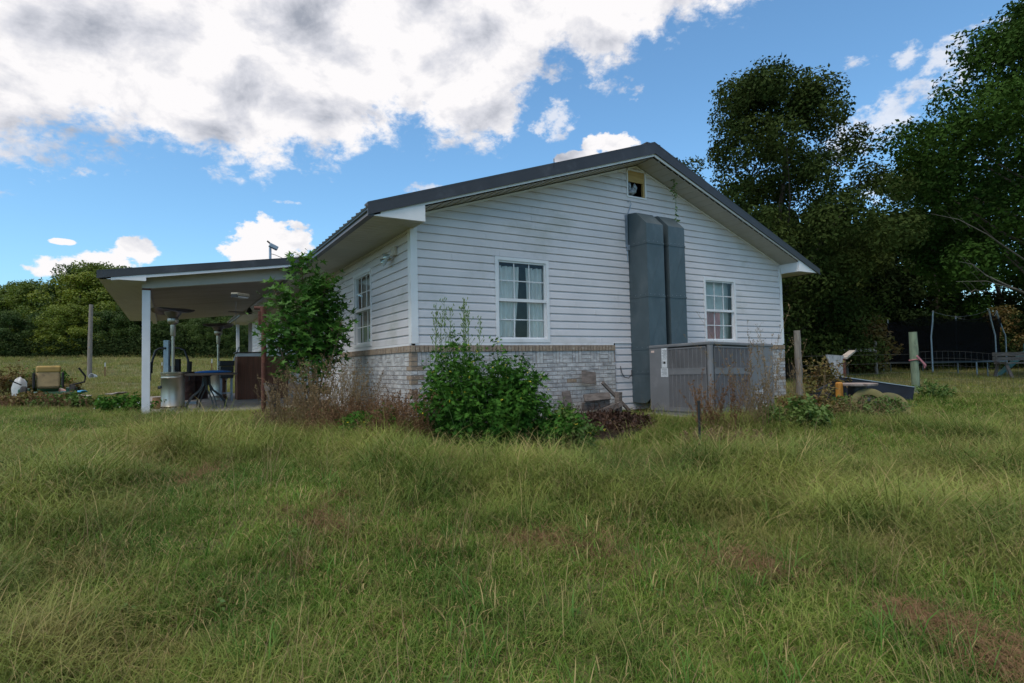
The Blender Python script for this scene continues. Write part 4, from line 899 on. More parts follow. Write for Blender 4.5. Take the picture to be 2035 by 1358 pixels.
# ------------------------------------------------------------------ porch things
def heater(loc, label, rz=0.0):
    t = thing('patio_heater', label, 'patio heater', loc, 'steel patio heaters on the porch', rz)
    m = MB(); m.lathe([(.235, 0), (.245, .01), (.245, .05), (.225, .06)], n=32); m.build('base', 'steel', t)
    m = MB(); m.lathe([(.222, .06), (.222, .10), (.226, .105), (.222, .11), (.222, .70), (.226, .705), (.222, .71), (.222, .76), (.226, .765), (.222, .77), (.232, .80), (.232, .825), (.05, .83)], n=40); h = m.build('tank_housing', 'steel', t)
    m = MB()
    for k in range(6): a = R(200+k*28); m.lathe([(.001, -.012), (.014, -.008), (.014, .008), (.001, .012)], (.222*math.cos(a), .222*math.sin(a), .085), 8)
    m.lathe([(.001, -.03), (.03, -.02), (.03, .02), (.001, .03)], (.222*math.cos(R(196)), .222*math.sin(R(196)), .52), 10); m.build('vent_hole', 'black', h)
    m = MB(); m.tube([(0, 0, .82), (0, 0, 1.62)], .030, 16); m.tube([(0, 0, 1.52), (0, 0, 1.55)], .036, 16); m.build('pole', 'steel', t)
    m = MB(); m.lathe([(.045, 1.60), (.052, 1.62), (.052, 1.84), (.085, 1.87), (.105, 1.90), (.105, 1.97), (.10, 1.98)], n=24); m.build('burner', 'steel', t)
    m = MB(); m.lathe([(.085, 1.975), (.17, 2.10), (.17, 2.115), (.08, 2.12)], n=24); m.build('emitter_screen', 'steel_hood', t)
    m = MB(); vs = []; n = 48
    for (r_, z) in ((.02, 2.20), (.16, 2.19), (.30, 2.165), (.41, 2.13)):
        for k in range(n): a = 2*math.pi*k/n; vs.append((r_*math.cos(a), r_*math.sin(a), z+.055*math.sin(2*a+.6)*(r_/.41)**2))
    m.add(vs, [(i_*n+k, i_*n+(k+1) % n, (i_+1)*n+(k+1) % n, (i_+1)*n+k) for i_ in range(3) for k in range(n)], True); o = m.build('reflector', 'steel_hood', t); so_ = o.modifiers.new('s', 'SOLIDIFY'); so_.thickness = .006
    return t
heater((-2.98, 6.35, SZ), 'near steel patio heater with bent hood beside the white porch post')
heater((-1.83, 10.6, SZ), 'farther steel patio heater with mushroom hood beside the brown bar', 2.2)
# table
tb = thing('table', 'brown plastic table on curved dark metal legs at the porch edge', 'table', (-2.33, 6.70, SZ))
m = MB(); m.lathe([(.60, .735), (.63, .745), (.635, .77), (.62, .785), (.02, .785)], n=48); m.build('tabletop', 'plastic_brown', tb)
m = MB(); m.lathe([(.05, .52), (.05, .68), (.12, .735)], n=20); m.build('pedestal', 'black', tb)
for k in range(4):
    a = R(20+90*k); c, s_ = math.cos(a), math.sin(a); m = MB()
    for off in (-.035, .035): m.tube([(c*.05-s_*off, s_*.05+c*off, .70), (c*.07-s_*off, s_*.07+c*off, .52), (c*.14-s_*off, s_*.14+c*off, .40), (c*.30-s_*off, s_*.30+c*off, .27), (c*.40-s_*off, s_*.40+c*off, .13), (c*.43-s_*off, s_*.43+c*off, 0)], .014, 8)
    m.build('leg', 'frame_dark', tb)
m = MB(); m.lathe([(.36, 0), (.38, .015), (.36, .035), (.18, .055), (.02, .06)], n=40); o = m.build('lid', 'blue_plastic'); p = at(416, 737, 13.2); o.location = (p.x, p.y, SZ+.795-.0); o.location = (-2.18, 6.92, SZ+.787); tag(o, 'round blue plastic lid lying on the brown porch table', 'lid')
# bar
bar = thing('bar_counter', 'dark brown boarded bar counter with a white strip under its top', 'bar', (-1.40, 9.9, SZ))
m = MB(); n = 26; L = 1.36
for k in range(n): m.box((k*L/n, .0, 0), ((k+1)*L/n-.006, .025, 1.22))
m.box((0.001, .026, 0), (.03, .7, 1.22)); m.box((.03, .026, .0), (L, .04, 1.22)); m.build('front_boards', 'brown_board', bar)
m = MB(); m.box((.0, -.012, 1.221), (L, .03, 1.31)); m.build('trim_strip', 'trim_white', bar)
m = MB(); m.box((-.04, -.03, 1.311), (L, .72, 1.345)); bevel(m.build('counter_top', 'counter', bar), .005)
gr = thing('grill', 'black box grill on thin legs standing at the left end of the brown bar', 'grill', (-1.72, 9.75, SZ))
m = MB(); m.box((-.13, -.2, .62), (.20, .25, .95)); m.box((-.15, -.22, .955), (.22, .27, 1.10)); bevel(m.build('fire_box', 'black', gr), .02)
for (x, y) in ((-.10, -.15), (.16, -.15), (-.10, .2), (.16, .2)): m = MB(); m.box((x-.015, y-.015, 0), (x+.015, y+.015, .62)); m.build('leg', 'galv', gr)
m = MB(); m.box((-.12, -.14, .2), (.18, .19, .22)); m.build('shelf', 'galv', gr)
# home gym
p = at(343, 800, 14.2)
gy = thing('home_gym', 'home gym with a grey upright, black press arms and padded seat on the porch', 'exercise machine', (p.x, p.y, SZ), None, R(-28))
m = MB(); m.box((-.20, -.05, .0), (-.08, .05, 1.62)); m.build('upright', 'gym_grey', gy)
m = MB(); m.tube([(-.14, -.06, 1.42), (-.28, -.08, 1.42), (-.36, -.10, 1.36), (-.42, -.12, 1.14), (-.45, -.14, .95)], .026, 10); m.build('press_arm', 'black', gy)
m = MB(); m.tube([(.02, -.06, 1.42), (.20, -.08, 1.42), (.34, -.10, 1.36), (.42, -.12, 1.16), (.47, -.14, 1.0)], .026, 10); m.build('press_arm', 'black', gy)
for x in (-.46, .48): m = MB(); m.tube([(x-.01, -.14, .80), (x, -.14, 1.08)], .055, 12); m.tube([(x, -.14, .62), (x, -.14, .80)], .02, 8); m.build('arm_pad', 'rubber', gy)
m = MB(); m.box((.0, .10, .25), (.10, .20, 1.15)); m.build('weight_stack', 'rubber', gy)
m = MB(); m.prism([(-.02, .55), (.22, .55), (.20, .80), (.14, .98), (.05, .98), (-.0, .80)], 'y', -.22, -.10); bevel(m.build('back_pad', 'black', gy), .02)
m = MB(); m.box((-.10, -.50, .42), (.24, -.12, .50)); bevel(m.build('seat', 'black', gy), .02)
m = MB(); m.box((-.18, -.9, 0), (-.10, .6, .06)); m.box((-.4, .35, 0), (.4, .42, .06)); m.box((.0, -.40, 0), (.07, -.30, .42)); m.build('base_frame', 'gym_grey', gy)
# drums
def drum(px, D, label, s_=1.0):
    p = at(px, 788, D); t = thing('steel_drum', label, 'drum', (p.x, p.y, g1(p.x, p.y)-.02), 'rusty steel drums beyond the porch')
    m = MB(); m.lathe([(.285, 0), (.295, .02), (.285, .04), (.285, .28), (.297, .295), (.285, .31), (.285, .57), (.297, .585), (.285, .60), (.285, .85), (.296, .865), (.285, .88)], n=32); m.build('body', 'drum', t)
    m = MB(); m.lathe([(.27, .868), (.02, .868)], n=32); m.build('lid', 'drum', t)
    return t
drum(392, 17.2, 'brown steel drum seen under the table between its legs'); drum(366, 16.6, 'darker steel drum left of the brown one, half hidden by the near heater')
b = thing('basket', 'small tan wicker basket on the slab between the white post and the near heater', 'basket', (-3.22, 7.3, SZ))
m = MB(); m.lathe([(.13, 0), (.155, .04), (.17, .14), (.15, .24), (.155, .26), (.14, .26), (.13, .03)], n=24); m.build('body', 'wicker', b)
# ceiling fixtures, cord
lf1 = thing('ceiling_light', 'two tube light fitting fixed under the middle of the porch ceiling', 'light', at(478, 589, 11.8))
lf1.rotation_euler = (0, R(-4), R(62))
m = MB(); m.box((-.30, -.07, 0), (.30, .07, .06)); bevel(m.build('housing', 'tube_light', lf1), .01)
for y in (-.035, .035): m = MB(); m.tube([(-.27, y, -.02), (.27, y, -.02)], .019, 10); m.build('tube', 'label_white', lf1)
m = MB(); m.box((-.31, -.06, -.035), (-.27, .06, .03)); m.build('end_cap', 'black', lf1)
fan = thing('ceiling_fan', 'dark ceiling fan at the back of the porch ceiling', 'ceiling fan', at(496, 622, 15.0))
m = MB(); m.lathe([(.015, .14), (.03, .12), (.07, .05), (.075, 0), (.05, -.03), (.02, -.04)], n=20); m.build('motor', 'black', fan)
for k in range(4):
    m = MB(); a = R(90*k+20); mm = Matrix.Rotation(a, 4, 'Z') @ Matrix.Rotation(R(10), 4, 'X'); m.box((.10, -.05, -.004), (.55, .05, .004), mm); m.build('blade', 'steel_hood', fan)
m = MB(); q = at(469, 598, 11.6); m.tube([q, at(469, 652, 11.6)], .004, 6); tag(m.build('pull_cord', 'cable'), 'thin dark cord hanging straight down from the porch ceiling light', 'cord')
# old rusty pipe post with a tee on top
q = at(524, 818, 10.75); z0 = g1(q.x, q.y)
pp = thing('pipe_post', 'rusty steel pipe post with a short cross pipe welded at its top before the bar', 'post', (q.x, q.y, z0-.02))
m = MB(); m.tube([(0, 0, 0), (.01, 0, 2.12)], .045, 14); m.tube([(-.0, 0, 1.78), (.0, 0, 2.14)], .056, 14); m.build('pipe', 'rust', pp)
m = MB(); d = Vector((-.9, .25, .03)).normalized(); m.tube([Vector((.06, 0, 2.12)), Vector((.06, 0, 2.12))+d*.22], .034, 12); m.build('cross_pipe', 'rust', pp)
m = MB(); m.box((-.09, -.03, 1.80), (-.05, .03, 2.06)); m.build('hinge_plate', 'rust', pp)
# grey boards leaning by the bar (old crate side)
q = at(556, 815, 9.9)
pl = thing('wooden_crate', 'weathered grey wooden crate leaning behind the dry weeds beside the pipe post', 'crate', (q.x, q.y, g1(q.x, q.y)), None, R(-20))
for k in range(3): m = MB(); mm = Matrix.Rotation(R(-14), 4, 'Y'); m.box((-.02, -.32+k*.22, 0), (.025, -.12+k*.22, .74-.02*k), mm); bevel(m.build('board', 'wood_grey', pl), .004)
for z in (.12, .60): m = MB(); mm = Matrix.Rotation(R(-14), 4, 'Y'); m.box((.026, -.34, z), (.06, .34, z+.08), mm); m.build('rail', 'wood_grey', pl)
for k in range(2): m = MB(); m.box((.0, .34, .30+k*.26), (.75, .365, .44+k*.26), Matrix.Rotation(R(7), 4, 'Y')); m.build('board', 'wood_grey', pl)
# yard lamp mast above the porch roof
q = at(537, 515, 16.0)
ym = thing('mast_light', 'small grey light head on a short mast rising over the porch roof', 'light', (q.x, q.y, q.z-.4))
m = MB(); m.tube([(0, 0, 0), (0, 0, .72)], .035, 10); m.build('mast', 'galv', ym)
m = MB(); mm = Matrix.Translation((.10, -.05, .74)) @ Matrix.Rotation(R(25), 4, 'Y'); m.box((-.14, -.07, -.06), (.10, .07, .05), mm); bevel(m.build('lamp_head', 'gym_grey', ym), .015)
m = MB(); mm = Matrix.Translation((.0, 0, .84)) @ Matrix.Rotation(R(40), 4, 'Y'); m.box((-.10, -.05, -.01), (.10, .05, .01), mm); m.build('solar_panel', 'black', ym)
m = MB(); m.tube([(0, 0, .55), (.12, 0, .53), (.25, 0, .48), (.5, 0, .38)], .008, 6); m.build('cable', 'cable', ym)

# ------------------------------------------------------------------ small things on and by the gable wall
m = MB(); m.tube([(3.98, -.02, 1.42), (3.975, -.05, 1.30), (4.02, -.07, 1.22), (4.12, -.07, 1.20), (4.22, -.05, 1.26), (4.235, -.03, 1.34)], .009, 8); tag(m.build('cable_loop', 'cable'), 'black cable loop sticking out of the siding low beside the duct', 'cable')
m = MB(); m.tube([(4.26, -.02, 4.48), (4.30, -.05, 4.50), (4.33, -.05, 4.44), (4.28, -.03, 4.30), (4.22, -.03, 4.18), (4.22, -.03, 3.35)], .008, 8); m.box((4.185, -.04, 3.62), (4.235, -.022, 4.22)); m.box((4.20, -.07, 3.56), (4.25, -.02, 3.66)); tag(m.build('cable_conduit', 'cable'), 'thin cable curling down the wall along the left side of the left duct', 'cable')
bpy.data.objects['cable_conduit'].data.materials[0] = MATS['galv']
# hanging vine from the rake soffit
vn = thing('hanging_vine', 'thin leafy vine hanging from the right rake soffit above the ducts', 'vine', (5.20, -.30, 4.98))
pts = [(0, 0, 0), (.03, 0, -.12), (.01, 0, -.28), (.04, -.01, -.44), (.02, 0, -.62), (.05, 0, -.80), (.04, 0, -.98)]
m = MB(); m.tube(pts, .004, 5); m.build('stem', 'stem_green', vn)
P = []; 
for k in range(90):
    t_ = rng.uniform(0, 1); i_ = min(int(t_*6), 5); a = np.array(pts[i_]); b_ = np.array(pts[i_+1]); P.append(a+(b_-a)*(t_*6-i_)+rng.normal(0, .028 if .25 < t_ < .5 else .014, 3))
P = np.array(P); foliage('leaf_cluster', P, rng.normal(0, 1, (len(P), 3))+[0, -1, .3], rng.uniform(.04, .075, len(P)), 'leaf_weed', LEAF, vn)
# broken timber heap against the brick
zz = g1(3.1, -.4)+.06
for (dims, loc, rot, lab) in (((.52, .03, .14), (3.05, -.42, zz+.20), (R(8), R(-3), R(-12)), 'grey plank lying flat on top of the broken timber heap by the brick'),
                              ((.50, .04, .12), (3.05, -.46, zz+.34), (R(-20), R(-2), R(-8)), 'short grey board resting above the flat plank of the timber heap'),
                              ((.90, .05, .05), (3.62, -.36, zz+.26), (0, R(44), R(-10)), 'thin grey batten slanting down to the right against the siding'),
                              ((.62, .05, .09), (3.20, -.50, zz+.12), (0, R(-18), R(-16)), 'grey board slanting up to the right at the foot of the timber heap'),
                              ((.09, .09, .50), (3.46, -.52, zz+.16), (0, R(3), R(10)), 'short upright grey post stub at the right of the timber heap'),
                              ((.30, .02, .22), (3.10, -.20, zz+.66), (R(-12), R(8), 0), 'small dark scrap of board leaning high on the brick wall'),
                              ((.16, .03, .34), (2.62, -.22, zz+.28), (R(-8), R(-6), 0), 'small grey board standing against the brick left of the heap')):
    m = MB(); w, d, h = dims; m.box((-w/2, -d/2, -h/2), (w/2, d/2, h/2)); o = m.build('timber', 'wood_grey'); bevel(o, .004); o.location = loc; o.rotation_euler = rot; tag(o, lab, 'board', 'broken timber by the brick wall')
# stake
q = at(1391, 880, 7.0); z0 = g1(q.x, q.y)
m = MB(); m.box((-.013, -.010, 0), (.013, .010, .62)); m.box((-.016, -.013, .60), (.016, .013, .625)); o = m.build('metal_stake', 'black'); o.location = (q.x, q.y, z0-.02); o.rotation_euler = (0, 0, .3); tag(o, 'thin black metal stake standing in the grass before the air conditioner', 'stake')
q = at(1392, 797, 7.0); o.scale = (1, 1, (q.z-z0+.02)/.625)

# ------------------------------------------------------------------ left yard
def grd(px, D, dz=0.0):
    v = at(px, 700, D); return Vector((v.x, v.y, g1(v.x, v.y)+dz))
q = grd(97, 14.0)
mw = thing('riding_mower', 'green riding mower with a worn tan seat half sunk in the left weeds', 'mower', q, None, R(8))
m = MB(); m.box((-.50, -.40, .14), (.50, .70, .26)); m.box((-.56, -.25, .20), (-.34, .30, .36)); m.box((.34, -.25, .20), (.56, .30, .36)); bevel(m.build('deck', 'mower_green', mw), .03)
m = MB(); m.box((-.22, .5, .26), (.22, 1.1, .50)); bevel(m.build('hood', 'mower_green', mw), .06)
m = MB(); m.box((-.23, -.26, .34), (.23, -.16, .84)); m.box((-.23, -.26, .34), (.23, .25, .46)); s_ = m.build('seat', 'seat_tan', mw); bevel(s_, .05, 3)
m = MB(); m.box((-.24, -.275, .73), (.24, -.15, .90)); bevel(m.build('headrest_piping', 'seat_yellow', s_), .045, 3)
for x in (-.30, .25): m = MB(); m.box((x, -.30, .36), (x+.05, .15, .74)); bevel(m.build('armrest', 'rubber', mw), .02)
for (x, y) in ((-.52, -.15), (.40, -.15)): m = MB(); mm = Matrix.Translation((x, y, .20)) @ Matrix.Rotation(R(90), 4, 'Y'); m.lathe([(.08, 0), (.19, .0), (.22, .03), (.22, .10), (.19, .13), (.08, .13)], n=24, m=mm); m.build('wheel', 'rubber', mw)
m = MB(); m.tube([(.42, .35, .40), (.72, .3, .48), (.74, .3, .62), (.60, .25, .84)], .022, 8); m.tube([(-.5, -.1, .45), (-.72, -.15, .58)], .015, 6); m.build('control_lever', 'rubber', mw)
def flat_sheet(name, px, D, w, l, mt, lab, cat, seed, h=.05):
    rg = random.Random(seed); m = MB(); V = []; nx = 10
    for j in range(nx+1):
        for i_ in range(nx+1):
            x, y = (i_/nx-.5)*w, (j/nx-.5)*l; V.append((x+rg.uniform(-.02, .02), y+rg.uniform(-.02, .02), h*(1+.9*mnoise.noise((x*5+seed, y*5, 0)))))
    m.add(V, [(j*(nx+1)+i_, j*(nx+1)+i_+1, (j+1)*(nx+1)+i_+1, (j+1)*(nx+1)+i_) for j in range(nx) for i_ in range(nx)], True)
    o = m.build(name, mt); so_ = o.modifiers.new('s', 'SOLIDIFY'); so_.thickness = .03; o.location = grd(px, D, .12); o.rotation_euler = (0, 0, rg.uniform(0, 3)); tag(o, lab, cat); return o
flat_sheet('pool_float', 148, 15.2, .30, .5, 'float_blue', 'bright blue deflated float lying flat in the grass right of the mower', 'pool float', 3, .10)
flat_sheet('beach_towel', 132, 14.8, .34, .4, 'float_pink', 'pink and white towel heap lying between the mower and the blue float', 'towel', 5, .14)
flat_sheet('tarp', 150, 14.6, .75, .4, 'tarp_pale', 'pale flat tarp scrap in the grass in front of the blue float', 'tarp', 8, .03)
flat_sheet('grey_stone', 232, 18, .5, .3, 'concrete', 'flat grey stone in the pasture between the T-post and the porch post', 'stone', 9, .05)
bk = thing('bucket', 'small white bucket lying on its side at the foot of the tall wooden pole', 'bucket', grd(186, 33, .16)); bk.rotation_euler = (R(80), 0, R(-30))
m = MB(); m.lathe([(.13, -.15), (.16, .15), (.17, .16), (.15, .16), (.12, -.12)], n=20); m.build('body', 'white_plastic', bk)
m = MB(); m.tube([(.16*math.cos(a), .02, .15+.16*math.sin(a)) for a in np.linspace(0, math.pi, 10)], .006, 5); m.build('handle', 'galv', bk)
q = grd(178, 35)
up = thing('utility_pole', 'tall bare grey wooden pole standing in the pasture left of the porch', 'pole', q, None)
m = MB(); m.tube([(0, 0, -.1), (.02, 0, 2.4), (.06, 0, at(183, 605, 35).z-q.z)], [.135, .12, .105], 14); m.build('shaft', 'wood_post', up)
m = MB(); m.box((-.02, -.13, 1.9), (.0, -.11, 1.98)); m.build('nail_plate', 'galv', up)
def tpost(px, D, lab, top):
    q = grd(px, D); t = thing('fence_post', lab, 'fence post', q, 'steel T-posts in the pasture'); h = at(px, top, D).z-q.z
    m = MB(); m.box((-.025, -.005, -.1), (.025, .005, h*.78)); m.box((-.005, .005, -.1), (.005, .03, h*.78)); m.build('shaft', 'tposts', t)
    m = MB(); m.box((-.035, -.012, h*.78), (.035, .032, h)); m.build('cap', 'white_plastic', t)
tpost(209, 38, 'rusty T-post with a white cap just right of the tall wooden pole', 721); tpost(421, 40, 'thin white capped T-post seen beyond the porch table', 714); tpost(322, 42, 'thin white capped T-post seen beside the home gym upright', 720)
m = MB(); a = at(475, 690, 17.5); b_ = at(450, 755, 17); m.tube([a, b_], .022, 8); tag(m.build('leaning_pole', 'post_white'), 'thin white pole leaning against the far end of the house behind the bar', 'pole')
# white rag-like lump at far left
w = thing('feed_sack', 'crumpled white sack standing in the weeds left of the mower', 'sack', grd(40, 17.0))
m = MB(); m.lathe([(.15, 0), (.18, .15), (.17, .35), (.14, .52), (.10, .62), (.04, .68), (.01, .70)], n=20); o = m.build('body', 'white_plastic', w); dp = o.modifiers.new('d', 'DISPLACE'); dp.texture = tx; dp.strength = .12; 

# ------------------------------------------------------------------ right yard
def log_post(name, px, D, top, r_, mt, lab, cat='fence post', lean=0.0):
    q = grd(px, D); t = thing(name, lab, cat, q); h = at(px, top, D).z-q.z; m = MB(); rg = random.Random(px)
    n = 8; m.tube([(lean*k/n+rg.uniform(-.006, .006), rg.uniform(-.006, .006), -.1+(h+.1)*k/n) for k in range(n+1)], [r_*(1+rg.uniform(-.05, .05)) for k in range(n+1)], 14); m.build('shaft', mt, t); return t, h
gp, gh = log_post('wooden_post', 1816, 12.2, 660, .078, 'wood_green', 'thick greenish round fence post with a pink ribbon tied to it')
m = MB()
for k in range(2): m.beam(Vector((-.10, -.10, gh*.62+.01*k)), Vector((.20, -.13, gh*.46+.02*k)), .035, .012, (0, -1, 0))
m.beam((.12, -.11, gh*.52), (.17, -.12, gh*.43), .03, .01, (0, -1, 0)); m.build('ribbon_tail', 'ribbon', gp)
m = MB(); m.tube([(.085*math.cos(a), .085*math.sin(a), gh*.56+.01*math.sin(2*a)) for a in np.linspace(0, 2*math.pi, 17)], .014, 6); m.build('ribbon_knot', 'ribbon', gp)
log_post('wooden_post', 1586, 10.6, 657, .058, 'wood_post', 'slim grey wooden post standing right of the house corner')
for px, tp, lab in ((1655, 682, 'leftmost of the three thin posts at the back before the trees'), (1682, 677, 'middle one of the three thin posts at the back before the trees'), (1740, 678, 'rightmost of the three thin posts, beside the trampoline')):
    log_post('wooden_post', px, 20.5, tp, .055, 'wood_post', lab)
m = MB(); m.beam(at(1658, 697, 20.3), at(1742, 696, 20.3), .04, .10); o = m.build('fence_rail', 'wood_pale'); tag(o, 'pale horizontal rail nailed across the three thin back posts', 'rail')
m = MB(); m.beam(at(1676, 712, 14.2), at(1694, 698, 16.6), .16, .05); o = m.build('plank', 'wood_pale'); tag(o, 'pale plank running back from the top of the white board', 'plank')
a, b_ = at(1643, 705, 13.6), at(1677, 707, 14.2); c, d = at(1660, 752, 13.6), at(1679, 758, 14.2)
m = MB(); n_ = (b_-a).cross(d-b_).normalized()*.03; m.add([a, b_, d, c, a+n_, b_+n_, d+n_, c+n_], [(0, 1, 2, 3), (7, 6, 5, 4), (0, 4, 5, 1), (1, 5, 6, 2), (2, 6, 7, 3), (3, 7, 4, 0)]); o = m.build('white_board', 'board_white'); tag(o, 'peeling white board standing on edge behind the navy box', 'board')
m = MB(); m.beam(at(1677, 713, 14.15), at(1680, 765, 14.15), .05, .05, (1, 0, 0)); tag(m.build('rusty_angle', 'rust'), 'rusty upright strip along the right edge of the peeling white board', 'post')
# navy box frame with spool table and painted tyres
nb = thing('planter_box', 'long navy blue board box lying behind the yellow tyres', 'planter', (0, 0, 0))
A_, B_ = at(1665, 751, 11.6), at(1813, 772, 11.3)
m = MB(); m.beam(A_-Vector((0, 0, .16)), B_-Vector((0, 0, .16)), .05, .36); wchild(m, 'side_board', 'navy', nb)
C_ = at(1610, 790, 10.6); m = MB(); m.beam(A_-Vector((0, 0, .20)), C_-Vector((0, 0, .10)), .05, .34); wchild(m, 'side_board', 'navy', nb)
m = MB(); m.beam(A_+Vector((0, -.03, .028)), B_+Vector((0, -.03, .028)), .03, .015); wchild(m, 'edge_strip', 'galv', nb)
q = grd(1700, 10.4); zt = at(1700, 762, 10.4).z
sp = thing('spool_table', 'low cable spool table with a weathered round top beside the yellow tyres', 'table', q)
m = MB(); m.lathe([(.32, zt-q.z-.04), (.33, zt-q.z-.02), (.33, zt-q.z), (.02, zt-q.z)], n=36); m.build('top', 'spool_top', sp)
m = MB(); m.lathe([(.15, 0), (.15, zt-q.z-.04)], n=20); m.build('drum', 'black', sp)
m = MB(); m.lathe([(.30, -.02), (.30, .02), (.02, .02)], n=30); m.build('foot', 'orange_paint', sp)
m = MB(); q2 = at(1668, 775, 10.3); m.box((q2.x-.06, q2.y-.05, q2.z-.16), (q2.x+.06, q2.y+.05, q2.z+.14)); bevel(m.build('orange_block', 'orange_paint'), .03); tag(bpy.data.objects['orange_block'], 'orange painted block standing under the left of the spool table', 'block')
def tyre(px, py, D, lab, rz, tilt, r_=.30):
    q = at(px, py, D); t = thing('tyre', lab, 'tyre', q, 'yellow painted tyres in the grass'); t.rotation_euler = (tilt, 0, rz)
    m = MB(); m.lathe([(r_*.60, -.075), (r_*.80, -.10), (r_*.95, -.09), (r_, -.05), (r_, .05), (r_*.95, .09), (r_*.80, .10), (r_*.60, .075), (r_*.58, 0)], n=40); m.build('tread', 'tire_yellow', t)
    return t
t = tyre(1727, 806, 10.1, 'yellow painted tyre with dark slots, left of the pair', R(-63), R(74))
m = MB(); m.lathe([(.02, .0), (.17, .02), (.18, .0), (.02, -.01)], n=30); rm = m.build('rim', 'tire_yellow', t)
for k in range(5): m = MB(); a = 2*math.pi*k/5+.3; m.lathe([(.001, .02), (.036, .025), (.036, .03), (.001, .034)], (.11*math.cos(a), .11*math.sin(a), 0), 12); m.build('slot', 'black', rm)
tyre(1768, 815, 10.2, 'pale yellow tyre lying tilted right of the slotted one', R(-50), R(70), .31)
# woven wire fence to the right of the green post
fa, fb_ = Vector((gp.location.x, gp.location.y, 0)), at(2330, 700, 11.8)
wf = thing('wire_fence', 'sagging woven wire fence running right from the green post', 'fence', gp.location)
m = MB(); n = 44
def fz(t_, h): x, y = fa.x+(fb_.x-fa.x)*t_, fa.y+(fb_.y-fa.y)*t_; return Vector((x, y, g1(x, y)+h+.04*math.sin(t_*9)))
for h in (.08, .2, .34, .48, .62, .78, .93): m.tube([fz(k/16, h) for k in range(17)], .0014, 4, False)
for k in range(n+1): m.tube([fz(k/n, .05), fz(k/n, .93)], .0011, 4, False)
wchild(m, 'mesh', 'wire', wf)
fa2, fb2 = grd(1586, 10.6), Vector((gp.location.x, gp.location.y, 0))
m = MB()
for h in (.15, .35, .55, .75, .93): m.tube([Vector((fa2.x+(fb2.x-fa2.x)*k/8, fa2.y+(fb2.y-fa2.y)*k/8, .6+h)) for k in range(9)], .0018, 4, False)
wchild(m, 'mesh', 'wire', wf)
# trampoline
tc_ = grd(1846, 24.2); zg = tc_.z; RT = 2.45
tr_ = thing('trampoline', 'large round trampoline with black safety net and six steel poles under the trees', 'trampoline', tc_)
fw = math.atan2(_d[1], _d[0])
def tp(phi, r_, z): a = fw+math.pi+R(phi); return Vector((r_*math.cos(a), r_*math.sin(a), z))      # phi 0 faces the yard, positive to the right
MH = .80; PH = at(1887, 618, 21.9).z-zg
m = MB(); m.tube([tp(k*7.5, RT, MH) for k in range(49)], .03, 8, False); m.build('frame_ring', 'galv', tr_)
m = MB(); m.add([tp(k*10, RT-.25, MH-.03) for k in range(36)], [tuple(range(36))]); m.build('jumping_mat', 'black', tr_)
m = MB(); m.lathe([(RT-.28, MH+.02), (RT+.02, MH+.035), (RT+.04, MH-.02)], n=48); m.f = [f for f in m.f if len(f) == 4]; m.sm = m.sm[:len(m.f)]; m.build('edge_pad', 'tarp_pale' if False else 'frame_dark', tr_)
ph_ = [-34, 20, 56, 120, 180, 240]
tops = []
for i_, p_ in enumerate(ph_):
    m = MB(); ln = (.05, -.10, -.22, 0, 0, 0)[i_]
    side_ = Vector((math.cos(fw+math.pi/2), math.sin(fw+math.pi/2), 0))
    tpv = tp(p_, RT+.10, PH)+side_*(-ln*0+(.36 if i_ == 2 else .24 if i_ == 1 else -.12 if i_ == 0 else 0)); tops.append(tpv)
    m.tube([tp(p_, RT+.05, 0), tp(p_, RT+.05, MH), tp(p_, RT+.05, MH+1.0), (tp(p_, RT+.07, MH+1.5)*.25+tpv*.75)-Vector((0, 0, .25)), tpv], .028, 8); m.build('net_pole', 'galv', tr_)
    m = MB(); m.lathe([(.001, -.03), (.035, -.01), (.035, .02), (.001, .05)], tpv, 8); m.build('pole_cap', 'white_plastic', tr_)
for p_ in (-75, -34, 0, 20, 56, 90, 150, 210, 250):
    if p_ in ph_: continue
    m = MB(); m.tube([tp(p_, RT, MH), tp(p_, RT, 0)], .024, 8); m.build('leg', 'galv', tr_)
m = MB(); V = []; n = 72
for k in range(n+1):
    phk = -34+k*360/n; seg = [(ph_[j], (ph_+[326])[j+1]) for j in range(6)]
    for (a0_, a1_) in seg:
        if a0_ <= phk <= a1_+1e-6: u_ = (phk-a0_)/(a1_-a0_); sag = .20*4*u_*(1-u_); break
    else: sag = 0
    V += [tp(phk, RT-.10, MH+.02), tp(phk, RT-.16, MH+.8), tp(phk, RT-.05, PH-.14-sag)]
m.add(V, [(3*k+j, 3*k+3+j, 3*k+4+j, 3*k+1+j) for k in range(n) for j in range(2)], True); m.build('safety_net', 'net', tr_)
m = MB()
for j in range(3): 
    a_, b2 = tops[j], tops[(j+1) % 6]; m.tube([a_+(b2-a_)*t_+Vector((0, 0, -.22*4*t_*(1-t_))) for t_ in np.linspace(0, 1, 10)], .007, 5, False)
m.build('top_rope', 'galv', tr_)
